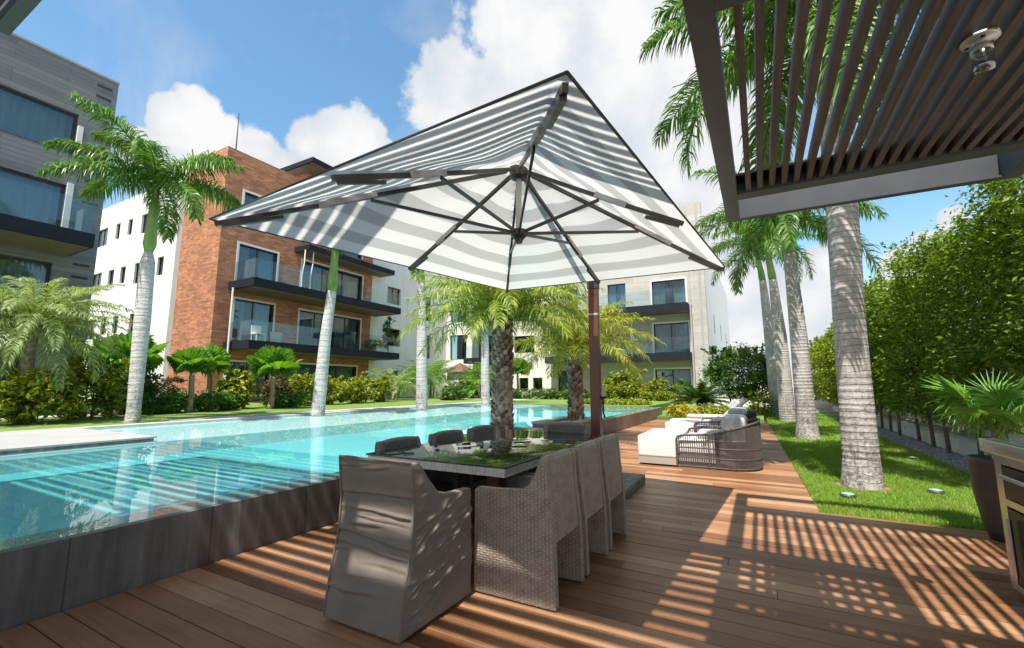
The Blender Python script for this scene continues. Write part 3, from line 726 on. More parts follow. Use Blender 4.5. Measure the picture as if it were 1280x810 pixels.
def window(parent, axis, pos, u0, u1, z0, z1, mull=1, depth=0.14, trim=None, curtain=True, name='window', bar=0.06):
    def bx(mb, d0, d1, a, b, c, d):                       # d measured inwards from the facade
        if axis == 'x': mb.box(pos - d1, pos - d0, a, b, c, d)
        else: mb.box(a, b, pos + d0, pos + d1, c, d)
    fr = MB(); D0, D1 = depth, depth + 0.07
    bx(fr, D0, D1, u0, u1, z0, z0 + bar); bx(fr, D0, D1, u0, u1, z1 - bar, z1)
    bx(fr, D0, D1, u0, u0 + bar, z0 + bar, z1 - bar); bx(fr, D0, D1, u1 - bar, u1, z0 + bar, z1 - bar)
    for k in range(mull):
        um = u0 + (u1 - u0) * (k + 1) / (mull + 1); bx(fr, D0 + 0.005, D1 - 0.005, um - bar / 2, um + bar / 2, z0 + bar, z1 - bar)
    f = fr.build(name, 'frame_dark', parent)
    p = MB(); bx(p, D0 + 0.03, D0 + 0.04, u0 + bar, u1 - bar, z0 + bar, z1 - bar); p.build('pane', 'pane', f)
    if trim:
        tr = MB(); w_ = 0.11
        bx(tr, -0.03, 0.10, u0 - w_, u1 + w_, z1, z1 + w_); bx(tr, -0.03, 0.10, u0 - w_, u0, z0, z1); bx(tr, -0.03, 0.10, u1, u1 + w_, z0, z1)
        tr.build('trim', trim, f)
    if curtain:
        c = MB(); nw = max(6, int((u1 - u0) / 0.11)); pts = []
        for i in range(nw + 1):
            u = u0 + (u1 - u0) * i / nw; d = depth + 0.26 + (0.04 if i % 2 else 0)
            x = [(pos - d, u, z0 + 0.02), (pos - d, u, z1)] if axis == 'x' else [(u, pos + d, z0 + 0.02), (u, pos + d, z1)]
            pts += x
        c.add(pts, [(2 * i, 2 * i + 2, 2 * i + 3, 2 * i + 1) for i in range(nw)
                    if not (0.38 < (i + .5) / nw < (0.62 if curtain == 'open' else 0.38))])
        c.build('curtain', 'curtain', f)
    return f

# --- brick building with two long balconies
BX, BY = -23.74, 12.21
b1 = thing('apartment_building', 'red brick apartment block with two long charcoal balconies and a white rear wing', 'building', (BX, BY, 0.43))
bw = [  # u0,u1,z0,z1,mullions
    (13.20, 15.36, 6.72, 8.78, 1), (16.98, 21.65, 6.80, 8.80, 2), (13.20, 15.36, 3.60, 5.80, 1), (17.0, 21.65, 3.62, 5.76, 3),
    (13.05, 15.4, 0.50, 2.51, 1), (17.0, 21.5, 0.50, 2.55, 2), (13.25, 16.0, 10.2, 11.70, 2), (17.5, 21.5, 10.0, 11.9, 2)]
wall(MB(), 'x', BX, 0.32, BY, 22.55, 0.3, 13.82, [w_[:4] for w_ in bw]).build('brick_wall', 'brick', b1)
MB().box(-27.6, BX - 0.321, BY, BY + 0.32, 0.3, 13.82).build('brick_side_wall', 'brick', b1)
for w_ in bw: window(b1, 'x', BX, *w_[:4], mull=w_[4], trim='white_trim', curtain='open')
MB().box(-27.2, BX - 1.1, 13.4, 22.2, 0.3, 13.5).build('interior', 'interior', b1)
MB().box(-27.2, BX - 0.33, 12.54, 31.2, 13.45, 13.6).build('roof', 'wall_grey', b1)
# white rear wing facing the camera
sw = [(-39.3, -37.6, 10.60, 11.83), (-36.4, -35.8, 10.75, 11.82), (-34.7, -34.1, 10.75, 11.8), (-32.9, -31.2, 10.55, 11.78),
      (-39.3, -37.7, 7.5, 8.74), (-36.7, -35.9, 7.65, 8.72), (-35.0, -34.3, 7.65, 8.72), (-33.1, -31.4, 7.42, 8.72), (-30.3, -29.6, 7.6, 8.7), (-30.3, -29.6, 10.7, 11.8),
      (-33.0, -31.3, 4.32, 5.58), (-35.2, -34.5, 4.5, 5.6), (-36.9, -36.2, 4.5, 5.6), (-39.4, -37.8, 4.3, 5.6)]
WY = BY + 0.10
wall(MB(), 'y', WY, 0.3, -46, -28.25, 0.3, 13.3, sw).build('white_wall', 'white', b1)
MB().box(-28.25, -27.605, BY + 0.05, BY + 0.4, 0.3, 13.4).build('corner_strip', 'wall_grey', b1)
MB().box(-46, -28.0, WY + 1.3, 24, 0.3, 13.1).build('interior', 'interior', b1)
for w_ in sw: window(b1, 'y', WY, *w_, mull=1, curtain=False, depth=0.10, bar=0.05)
# white return wing beyond the brick
ww = [(24.1, 25.5, 7.35, 8.62), (24.1, 25.6, 4.2, 5.5), (24.2, 25.5, 1.3, 2.4), (27.6, 29.2, 6.6, 8.6), (27.6, 29.2, 3.5, 5.4)]
wall(MB(), 'x', BX + 0.02, 0.3, 22.56, 31.4, 0.3, 12.6, ww).build('white_wall', 'white', b1)
for w_ in ww: window(b1, 'x', BX + 0.02, *w_, mull=1, curtain=False)
MB().box(-27.2, BX - 1.1, 22.6, 31.2, 0.3, 12.4).build('interior', 'interior', b1)
for (z0, z1, y1, lab) in ((6.20, 6.62, 23.2, 'upper'), (3.08, 3.50, 23.2, 'lower')):
    s = MB().box(-23.73, -21.52, 12.80, y1, z0, z1).build('balcony', 'slab_dark', b1)
    MB().box(-23.72, -21.64, 12.9, y1 - 0.1, z0 - 0.03, z0 - 0.004).build('soffit', 'soffit', s)
    MB().box(-21.60, -21.585, 12.9, y1 - 0.05, z1 + 0.02, z1 + 1.0).box(-23.5, -21.6, 12.885, 12.9, z1 + 0.02, z1 + 1.0).build('railing', 'rail_glass', s)
s = MB().box(-23.73, -22.4, 16.4, 23.4, 9.12, 9.45).build('terrace_slab', 'slab_dark', b1)
MB().box(-23.72, -22.45, 16.5, 23.3, 9.09, 9.116).build('soffit', 'soffit', s)
s = MB().box(-26.5, -22.4, 16.25, 24.5, 14.50, 14.78).build('roof_canopy', 'slab_dark', b1)
MB().box(-26.4, -22.5, 16.35, 24.4, 14.46, 14.497).build('soffit', 'soffit', s)
MB().box(-26.4, -23.9, 17.0, 24.0, 13.6, 14.46).build('penthouse_wall', 'brick', b1)
MB().tube([(-23.0, 12.66, 0.4), (-23.0, 12.66, 6.2)], 0.05, 8).build('drainpipe', 'white_trim', b1)
MB().tube([(-26.2, 13.9, 13.5), (-26.2, 13.9, 17.4)], [0.05, 0.018], 6).build('lightning_rod', 'frame_dark', b1)
for sgn, y0 in ((0, 16.3), (1, 16.85)):
    MB().tube([(-22.6 + 0.0, y0, 9.1), (-22.55, y0 - 0.05, 8.3), (-22.62, y0 - 0.1, 7.6), (-22.62, y0 - 0.1, 6.63)], 0.035, 8).build('curved_post', 'white_trim', b1)

# --- grey clad building at the left
LX, LY = -20.11, 6.36
b2 = thing('apartment_building', 'grey board clad apartment block with a cantilevered balcony, cut off at the left', 'building', (LX, LY, 0.43))
lw_ = [(-3.0, 5.42, 9.12, 10.62, 3), (-3.0, 5.36, 6.10, 8.02, 3), (-3.0, 5.30, 3.2, 5.30, 3), (-3, 4.9, 0.5, 2.5, 3)]
wall(MB(), 'x', LX, 0.35, -6, LY, 0.3, 12.35, [w_[:4] for w_ in lw_]).build('clad_wall', 'clad_grey', b2)
MB().box(-32, LX - 0.351, LY - 0.35, LY, 0.3, 12.3).build('clad_side_wall', 'clad_grey', b2)
MB().box(-31, LX - 1.2, -6, LY - 0.4, 0.3, 12.1).build('interior', 'interior', b2)
MB().box(-31.5, LX + 0.02, -6, LY + 0.02, 12.352, 12.43).build('roof_edge', 'wall_grey', b2)
for w_ in lw_: window(b2, 'x', LX, *w_[:4], mull=w_[4], curtain=True, bar=0.08)
s = MB().box(LX + 0.003, -18.2, -5, 5.66, 5.63, 6.06).build('balcony', 'slab_dark', b2)
MB().box(LX + 0.01, -18.3, -4.9, 5.58, 5.60, 5.627).build('soffit', 'soffit', s)
MB().box(-18.29, -18.275, -5, 5.6, 6.08, 7.10).box(LX + 0.01, -18.3, 5.6, 5.615, 6.08, 7.10).build('railing', 'rail_glass', s)
MB().box(LX + 0.004, LX + 0.08, 5.36, 5.52, 6.07, 8.1).build('jamb', 'wall_pale', b2)
MB().box(LX + 0.004, LX + 0.08, 5.42, 5.56, 9.1, 10.2).build('jamb', 'wall_pale', b2)
for z in (12.0, 11.58, 11.16, 10.75, 9.12, 8.72, 8.36, 7.98, 7.6, 5.38, 4.95, 4.55, 4.15, 3.2, 2.7):
    MB().box(LX - 0.05, LX + 0.012, 5.78, 6.20, z - 0.045, z + 0.045).build('vent_slot', 'interior', b2)
MB().box(LX + 0.01, LX + 1.0, 4.95, 5.5, 0.4, 3.3).build('pier', 'clad_grey', b2)

# --- pale stone building at the far end
FX, FY = -2.72, 31.45
b3 = thing('apartment_building', 'pale stone apartment block with charcoal balconies at the far end of the pool', 'building', (FX, FY, 0.1))
fw_ = [(-6.16, -3.98, 6.62, 8.46, 1), (-6.14, -3.90, 3.5, 5.48, 1), (-6.16, -3.93, 0.2, 2.38, 1), (-9.5, -7.5, 0.5, 1.98, 1), (-9.3, -8.0, 6.8, 8.58, 1), (-9.7, -8.0, 3.5, 4.9, 1),
       (-13.2, -11.6, 6.62, 8.5, 1), (-13.2, -11.4, 3.5, 5.4, 1), (-13.3, -11.4, 0.3, 2.4, 1), (-6.1, -3.9, 9.8, 11.6, 1), (-9.3, -8.0, 9.8, 11.6, 1)]
wall(MB(), 'y', FY, 0.35, -13.8, -3.6, -0.2, 13.4, [w_[:4] for w_ in fw_]).build('stone_wall', 'clad_beige', b3)
MB().box(-3.6, FX, FY - 0.25, FY + 0.1, -0.2, 13.55).build('corner_pier', 'clad_beige', b3)
MB().box(-3.10, -2.95, FY - 0.262, FY - 0.254, -0.2, 13.5).build('pier_groove', 'wall_grey', b3)
MB().box(-3.0, FX, FY + 0.101, 57, -0.2, 11.6).build('white_side_wall', 'white', b3)
for y in (36.5, 43.0, 50.0): MB().box(FX - 0.05, FX + 0.012, y, y + 0.5, 5.2, 6.6).build('side_window', 'frame_dark', b3)
MB().box(-13.6, -3.4, FY + 1.4, 56, -0.2, 13.2).build('interior', 'interior', b3)
for i, w_ in enumerate(fw_): window(b3, 'y', FY, *w_[:4], mull=w_[4], trim='white_trim' if i in (0, 1, 2) else None, curtain=(True if i == 2 else 'open' if i != 3 else False))
for (x0, x1, z0, z1) in ((-7.6, -3.72, 6.10, 6.58), (-13.7, -3.72, 2.92, 3.40), (-11.0, -7.65, 6.14, 6.56)):
    s = MB().box(x0, x1, FY - 1.5, FY - 0.003, z0, z1).build('balcony', 'slab_dark', b3)
    MB().box(x0 + 0.05, x1 - 0.05, FY - 1.4, FY - 0.01, z0 - 0.03, z0 - 0.004).build('soffit', 'soffit', s)
    MB().box(x0 + 0.02, x1 - 0.02, FY - 1.48, FY - 1.465, z1 + 0.02, z1 + 1.0).build('railing', 'rail_glass', s)
MB().box(-3.72, -3.62, FY - 0.4, FY - 0.003, -0.2, 6.6).build('downpipe', 'wall_grey', b3)
# white link block
lk = [(-17.0, -15.2, 3.85, 5.2, 1), (-16.55, -15.75, 0.95, 1.9, 0), (-15.35, -14.55, 0.95, 1.9, 0), (-20.4, -17.6, 3.55, 5.4, 1), (-20.6, -17.6, 6.7, 8.6, 1), (-23.3, -21.6, 3.5, 5.6, 1), (-23.3, -21.6, 6.7, 8.6, 1), (-20.4, -18.0, 0.45, 2.4, 1), (-17.0, -15.2, 6.9, 8.3, 1)]
b4 = thing('apartment_building', 'white rendered block with small square windows between the brick and the pale stone buildings', 'building', (-18, FY, 0.43))
wall(MB(), 'y', FY - 0.1, 0.3, -23.7, -13.82, 0.3, 12.6, [w_[:4] for w_ in lk]).build('white_wall', 'wall_pale', b4)
for w_ in lk: window(b4, 'y', FY - 0.1, *w_[:4], mull=w_[4], curtain=False)
MB().box(-23.5, -14, FY + 1.2, 45, 0.3, 12.4).build('interior', 'interior', b4)
for z in (3.06, 6.2):
    s = MB().box(-20.9, -17.1, FY - 1.5, FY - 0.103, z, z + 0.44).build('balcony', 'slab_dark', b4)
    MB().box(-20.85, -17.15, FY - 1.46, FY - 1.445, z + 0.46, z + 1.4).build('railing', 'rail_glass', s)
# low garden hut roof glimpsed between the palms
b5 = thing('garden_hut', 'small garden hut with a terracotta tiled roof half hidden among the palms', 'hut', (-20.3, 28.3, 0.43))
MB().box(-20.9, -19.5, 27.8, 29.2, 0.43, 2.3).build('wall', 'wall_pale', b5)
rf = MB(); rf.add([(-21.2, 27.5, 2.31), (-19.2, 27.5, 2.31), (-19.2, 29.5, 2.31), (-21.2, 29.5, 2.31), (-20.2, 28.5, 3.05)], [(0, 1, 4), (1, 2, 4), (2, 3, 4), (3, 0, 4), (3, 2, 1, 0)])
rf.build('roof', 'terracotta', b5)

# ------------------------------------------------------------------ pergolas overhead
t = thing('pergola', 'charcoal framed pergola with brown slats running away from the viewer, overhead at the right', 'pergola', (0.8, 2.0, 0))
MB().box(-0.18, -0.065, -1.3, 4.77, 2.90, 3.12).build('side_beam', 'pergola_metal', t)
MB().box(1.755, 1.87, -1.3, 4.77, 2.90, 3.12).build('side_beam', 'pergola_metal', t)
MB().box(-0.0635, 1.7535, 4.735, 4.77, 2.90, 3.11).box(-0.0635, 1.7535, 4.69, 4.734, 2.90, 2.912).build('fascia', 'pergola_metal', t)
MB().box(-0.0635, 1.7535, 4.08, 4.21, 2.90, 3.0).build('cross_beam', 'pergola_metal', t)
MB().box(-0.0635, 1.7535, 1.83, 1.95, 2.90, 3.0).build('cross_beam', 'pergola_metal', t)
MB().box(-0.0635, 1.7535, -1.3, -1.18, 2.90, 3.0).build('cross_beam', 'pergola_metal', t)
sl_ = MB(); k = 0
MB().box(-0.0635, 1.7535, 3.95, 4.209, 3.013, 3.03).build('shade_plate', 'black', t)  # plate added above the slat ends to shade the cross beam face
x = 0.004
while x < 1.715:
    sl_.box(x, x + 0.038, 1.952, 4.078, 2.918, 3.010); sl_.box(x, x + 0.038, -1.178, 1.828, 2.918, 3.010)
    x += 0.0845; k += 1
sl_.build('slat_panel', 'pergola_wood', t)
MB().box(-0.06, 1.75, -1.17, 1.62, 3.03, 3.06).build('roof_panel', 'pergola_metal', t)
for px_, py_ in ((1.81, 4.35), (1.81, -1.24), (-0.12, -1.24)):
    MB().box(px_ - 0.05, px_ + 0.05, py_ - 0.05, py_ + 0.05, 0.0, 2.898).build('post', 'pergola_metal', t)

t = thing('pergola', 'high dark terrace pergola whose beam crosses the top left corner', 'pergola', (-3.3, -0.6, 0))
MB().box(-7.7, 1.02, 1.24, 1.37, 5.5, 5.78).build('front_beam', 'pergola_metal', t)
MB().box(-7.7, 1.02, -2.6, -2.47, 5.5, 5.78).build('back_beam', 'pergola_metal', t)
MB().box(0.26, 0.54, -2.468, 1.238, 5.45, 5.499).build('wide_beam', 'pergola_metal', t)  # unseen wide beam, added for the fully shaded strip on the deck
for x in (-7.7, -4.85, -1.95, 0.90): MB().box(x, x + 0.12, -2.468, 1.238, 5.5, 5.62).build('side_beam', 'pergola_metal', t)
sl_ = MB(); y = -2.42
while y < 1.18: sl_.box(-7.66, 0.99, y, y + 0.069, 5.625, 5.70); y += 0.155
sl_.build('slat_panel', 'pergola_wood', t)
MB().box(-9.5, 3.5, -5.0, -0.98, 5.79, 5.99).build('roof_slab', 'white', t)
for x in (-3.45, 0.95): MB().box(x - 0.07, x + 0.07, -2.6, -2.46, 0, 5.498).build('post', 'pergola_metal', t)

t = thing('outdoor_lamp', 'clear glass jar lamp on a round flange under the pergola slats', 'lamp', (1.01, 2.72, 2.895))
MB().lathe([(0.02, 0.022), (0.066, 0.02), (0.07, 0.006), (0.062, 0.0), (0.03, -0.004), (0.03, -0.028), (0.04, -0.03), (0.04, -0.05), (0.02, -0.05)], 24).build('flange', 'steel_dull', t, local=True, smooth=True)
MB().lathe([(0.034, -0.051), (0.040, -0.06), (0.041, -0.125), (0.034, -0.146), (0.012, -0.154)], 20).build('glass_jar', 'lamp_glass', t, local=True, smooth=True)
for a in (0.4, 2.5, 4.6): MB().lathe([(0.009, 0.0), (0.009, -0.008), (0.004, -0.011)], 8, (0.048 * math.cos(a), 0.048 * math.sin(a), 0.004)).build('screw', 'black', t, local=True)

# ------------------------------------------------------------------ cantilever umbrella
UC = {(-1, -1): Vector((-3.43, 1.68, 2.50)), (1, -1): Vector((-0.536, 1.39, 2.42)), (1, 1): Vector((-0.25, 5.30, 2.585)), (-1, 1): Vector((-3.15, 5.58, 2.68))}
UH = 0.80
def up_pt(u, v, h=0.0):
    a = (1 - u) / 2; b_ = (1 + u) / 2; c_ = (1 - v) / 2; d_ = (1 + v) / 2
    p = UC[(-1, -1)] * (a * c_) + UC[(1, -1)] * (b_ * c_) + UC[(1, 1)] * (b_ * d_) + UC[(-1, 1)] * (a * d_)
    return p + Vector((0, 0, h))
def can_h(u, v):
    t = max(abs(u), abs(v)); m = min(abs(u), abs(v)) / max(t, 1e-6)
    sag = 0.030 * math.sin(math.pi * min(1, t)) * math.sin(math.pi * m) ** 2
    return UH * (1 - t) ** 1.03 - sag
ucen = up_pt(0, 0)
um = thing('cantilever_umbrella', 'large off white rectangular umbrella on a rust brown side mast over the dining table', 'umbrella', (-1.93, 5.85, 0))
G = 48; vs, ring = [], []
for j in range(G + 1):
    for i in range(G + 1):
        u, v = -1 + 2 * i / G, -1 + 2 * j / G
        vs.append(up_pt(u, v, can_h(u, v))); ring.append(1 - max(abs(u), abs(v)))
cm = MB(); cm.add(vs, [(j * (G + 1) + i, j * (G + 1) + i + 1, (j + 1) * (G + 1) + i + 1, (j + 1) * (G + 1) + i) for j in range(G) for i in range(G)])
co = cm.build('canopy', 'canopy', um, smooth=False)
at = co.data.attributes.new('ring', 'FLOAT', 'POINT'); at.data.foreach_set('value', ring)
hem = MB()
for (a, b_) in (((-1, -1), (1, -1)), ((1, -1), (1, 1)), ((1, 1), (-1, 1)), ((-1, 1), (-1, -1))):
    pts = [up_pt(a[0] + (b_[0] - a[0]) * k / 12, a[1] + (b_[1] - a[1]) * k / 12) for k in range(13)]
    pts = [p + Vector((0, 0, can_h(a[0] + (b_[0] - a[0]) * k / 12, a[1] + (b_[1] - a[1]) * k / 12))) for k, p in enumerate(pts)]
    hem.tube(pts, 0.007, 6)
hem.build('hem', 'dark_fabric', um)
hub_top = ucen + Vector((0, 0, UH - 0.10)); hub_low = ucen + Vector((0, 0, 0.13))
MB().lathe([(0.03, 0.10), (0.085, 0.08), (0.085, -0.03), (0.05, -0.05)], 16, hub_top).build('top_hub', 'rib', um)
MB().lathe([(0.03, 0.03), (0.07, 0.03), (0.075, -0.02), (0.04, -0.06), (0.03, -0.09)], 16, hub_low).build('runner', 'rib', um)
MB().tube([hub_low + Vector((0, 0, 0.0)), hub_top], 0.028, 12).build('centre_tube', 'steel_dull', um)
for (u, v) in ((1, -1), (1, 0), (1, 1), (0, 1), (-1, 1), (-1, 0), (-1, -1), (0, -1)):
    d = 0.045
    r_ = MB(); P = [up_pt(u * s, v * s, can_h(u * s, v * s) - d) for s in (0.05, 0.4, 0.7, 0.985)]
    for a, b_ in zip(P, P[1:]): r_.beam(a, b_, 0.024, 0.034)
    end = up_pt(u * 0.985, v * 0.985, -0.03)
    r_.beam(up_pt(u * 0.80, v * 0.80, can_h(u * .8, v * .8) - d - 0.04), up_pt(u * 0.965, v * 0.965, can_h(u * .965, v * .965) - d - 0.025), 0.030, 0.024)
    rb = r_.build('rib', 'rib', um)
    sl2 = MB()
    sl2.beam(up_pt(u * 0.52, v * 0.52, can_h(u * .52, v * .52) - d + 0.006), up_pt(u * 0.70, v * 0.70, can_h(u * .70, v * .70) - d + 0.004), 0.04, 0.042); sl2.build('fabric_sleeve', 'cushion_grey', rb)
    s = MB(); q = up_pt(u * 0.54, v * 0.54, can_h(u * .54, v * .54) - d - 0.03)
    s.beam(hub_low + (q - hub_low).normalized() * 0.06, q, 0.018, 0.026); s.build('strut', 'rib', um)
mst = MB().beam((-1.93, 5.85, 0.12), (-1.93, 5.85, 2.62), 0.125, 0.10, (0, 1, 0)).build('mast', 'mast', um)
MB().beam((-1.93, 5.85, 2.25), (-1.93, 5.85, 2.275), 0.129, 0.104, (0, 1, 0)).build('band', 'cushion_grey', mst)
MB().box(-2.0, -1.86, 5.79, 5.91, 2.621, 2.86).build('mast_head', 'rib', um)
MB().beam((-1.93, 5.85, 2.84), ucen + Vector((0, 0, UH + 0.13)), 0.07, 0.10).build('arm', 'rib', um)
MB().tube([ucen + Vector((0, 0, UH + 0.12)), hub_top], 0.03, 10).build('arm_pin', 'rib', um)
ck = MB().tube([(-1.865, 5.84, 1.14), (-1.83, 5.83, 1.12), (-1.825, 5.82, 0.95), (-1.80, 5.80, 0.88)], 0.012, 8)
ck.tube([(-1.865, 5.84, 1.14), (-1.78, 5.84, 1.145)], 0.016, 8).build('crank_handle', 'black', mst)
bs = MB(); random.seed(3)
for i in range(2):
    for j in range(2): bs.box(-2.46 + i * 0.515, -2.46 + i * 0.515 + 0.51, 5.33 + j * 0.515, 5.33 + j * 0.515 + 0.51, 0.004, 0.115)
bs.build('base', 'granite', um, bevel=0.008)

# ------------------------------------------------------------------ dining set
TX0, TX1, TY0, TY1 = -2.83, -1.53, 2.70, 5.0
t = thing('dining_table', 'long dining table with a dark glass top on a pale rattan edge', 'table', ((TX0 + TX1) / 2, (TY0 + TY1) / 2, 0))
MB().box(TX0, TX1, TY0, TY1, 0.745, 0.757).build('glass_top', 'table_glass', t, bevel=0.003)
mb = MB(); e = 0.015
mb.box(TX0 + e, TX1 - e, TY0 + e, TY0 + .10, .685, .744); mb.box(TX0 + e, TX1 - e, TY1 - .10, TY1 - e, .685, .744)
mb.box(TX0 + e, TX0 + .10, TY0 + .101, TY1 - .101, .685, .744); mb.box(TX1 - .10, TX1 - e, TY0 + .101, TY1 - .101, .685, .744); mb.box(TX0 + .101, TX1 - .101, TY0 + .101, TY1 - .101, .70, .743)
mb.build('rattan_edge', 'table_wicker', t)
for x in (TX0 + 0.22, TX1 - 0.22):
    for y in (TY0 + 0.25, TY1 - 0.25): MB().box(x - .05, x + .05, y - .05, y + .05, 0.002, .684).build('leg', 'mast', t)

def fabric_obj(name, m, parent, parts, wr, seed, voxel=0.0085, squash=None):
    """one continuous cloth skin over some solid outlines, with wrinkles pushed into it"""
    me = bpy.data.meshes.new(name)
    mb_ = MB()
    for p in parts: mb_.add(p.v, p.f)
    l = wloc(parent) if parent else Vector((0, 0, 0))
    me.from_pydata(mb_.v, [], mb_.f)
    bm = bmesh.new(); bm.from_mesh(me); bmesh.ops.recalc_face_normals(bm, faces=bm.faces); bm.to_mesh(me); bm.free()
    tmp = bpy.data.objects.new('tmp', me); COL.objects.link(tmp)
    rm = tmp.modifiers.new('r', 'REMESH'); rm.mode = 'VOXEL'; rm.voxel_size = voxel
    sm = tmp.modifiers.new('s', 'SMOOTH'); sm.iterations = 4; sm.factor = 0.5
    dg = bpy.context.evaluated_depsgraph_get(); me2 = bpy.data.meshes.new_from_object(tmp.evaluated_get(dg))
    bpy.data.objects.remove(tmp)
    n_ = len(me2.vertices); cov = np.empty(n_ * 3, np.float32); nov = np.empty(n_ * 3, np.float32)
    me2.vertices.foreach_get('co', cov); me2.vertices.foreach_get('normal', nov); cov = cov.reshape(-1, 3); nov = nov.reshape(-1, 3)
    dsp = np.zeros(n_)
    for i in range(n_): dsp[i] = wr(cov[i], seed, nov[i])
    cov = cov + nov * dsp[:, None]
    cov -= np.array([l.x, l.y, l.z], np.float32)
    me2.vertices.foreach_set('co', cov.astype(np.float32).ravel()); me2.update(); me2.materials.clear()
    me2.name = name
    return link(name, me2, m, parent, True)

FOLD_RNG = random.Random(12)
BACK_FOLDS = [(FOLD_RNG.uniform(0.05, 0.85), FOLD_RNG.uniform(-0.10, 0.10), FOLD_RNG.uniform(-2.24, -1.66), FOLD_RNG.uniform(0.14, 0.40), FOLD_RNG.uniform(0.003, 0.008), FOLD_RNG.uniform(0.005, 0.011), FOLD_RNG.uniform(0, 6)) for _ in range(16)] + \
    [(0.70, 0.03, -1.95, 0.40, 0.008, 0.009, 1.0), (0.60, -0.02, -1.95, 0.40, 0.009, 0.009, 2.0), (0.46, -0.07, -1.95, 0.42, 0.011, 0.010, 3.0), (0.40, -0.05, -1.9, 0.35, 0.007, 0.009, 4.0)]
SIDE_FOLDS = [(FOLD_RNG.uniform(0.05, 0.62), FOLD_RNG.uniform(0.15, 0.75), FOLD_RNG.uniform(1.95, 2.5), FOLD_RNG.uniform(0.07, 0.24), FOLD_RNG.uniform(0.004, 0.012), FOLD_RNG.uniform(0.006, 0.012), FOLD_RNG.uniform(0, 6)) for _ in range(24)]
def folds(lst, s, z):
    d = 0.0
    for (z0, sl, sc, ext, amp, wd, ph) in lst:
        ds = s - sc
        if abs(ds) > ext: continue
        dz = z - (z0 + sl * ds + 0.004 * math.sin(ds * 14 + ph))
        if abs(dz) > wd * 5: continue
        tp = math.cos(ds / ext * 1.57) ** 0.8
        d += 1.35 * amp * tp * (math.exp(-(dz / wd) ** 2) - 0.55 * math.exp(-((dz + wd * 1.6) / (wd * 1.2)) ** 2))
    return d
def cover_wrinkle(p, seed, nrm):
    x, y, z = float(p[0]), float(p[1]), float(p[2])
    w1 = mnoise.noise(Vector((x * 1.1 + seed, y * 1.1, z * 11 + 0.35 * math.sin(x * 5 + y * 4))))
    w2 = mnoise.noise(Vector((x * 6 + y * 3, z * 20 - y * 14 + x * 7, seed)))
    w3 = mnoise.noise(Vector((x * 3, y * 3, z * 3 + seed)))
    rdg = 1 - abs(w1) * 2
    drag = 1 - abs(mnoise.noise(Vector((x * 3.1 - z * 4.0, y * 5 + z * 6.5, seed + 4)))) * 2.2
    k = 0.4 + 0.6 * min(1, z / 0.2)
    w5 = 1 - abs(mnoise.noise(Vector((x * 0.8 + 9, y * 0.9, z * 8.5 + 0.30 * math.sin(x * 6 + 1.3) + seed)))) * 2.6
    side = 1.0 if y > 1.99 else 0.25
    fold = folds(BACK_FOLDS, x, z) if nrm[1] < -0.6 else folds(SIDE_FOLDS, y, z) if abs(nrm[0]) > 0.6 else 0.0
    return (0.003 * max(0, rdg) ** 2 + 0.002 * w2 + 0.008 * w3 + 0.003 * side * max(0, drag) ** 3 + fold) * k - 0.007

t = thing('covered_chair', 'dining chair under a wrinkled taupe slipcover at the near end of the table', 'chair', (-1.93, 2.2, 0))
prof = [(1.855, 0.012), (1.885, 0.22), (1.935, 0.46), (1.942, 0.64), (1.915, 0.885), (1.985, 0.89), (2.06, 0.80), (2.16, 0.705), (2.30, 0.665), (2.50, 0.655), (2.515, 0.012)]
x0, x1 = -2.23, -1.66
parts = [MB().prism(prof, 'x', x0, x0 + 0.075), MB().prism(prof, 'x', x1 - 0.075, x1),
         MB().prism([(1.855, 0.012), (1.885, 0.22), (1.935, 0.46), (1.942, 0.64), (1.915, 0.885), (1.985, 0.89), (2.02, 0.6), (2.03, 0.012)], 'x', x0 + 0.03, x1 - 0.03),
         MB().box(x0 + 0.03, x1 - 0.03, 1.97, 2.515, 0.012, 0.46)]
sc_ = fabric_obj('slipcover', 'cover', t, parts, cover_wrinkle, 3.7)
pp = MB()
for xx in (x0 + 0.008, x1 - 0.008):
    pp.tube([(xx, 1.86, 0.03), (xx, 1.887, 0.22), (xx, 1.937, 0.46), (xx, 1.944, 0.64), (xx, 1.918, 0.885)], 0.006, 6)
pp.tube([(x0 + 0.01, 1.915, 0.888), (x1 - 0.01, 1.915, 0.888)], 0.006, 6)
pp.build('piping', 'cover', sc_)
for xx in (x0 + 0.05, x1 - 0.05):
    for yy in (1.93, 2.46): MB().box(xx - .02, xx + .02, yy - .02, yy + .02, 0.001, 0.05).build('foot', 'mast', t)

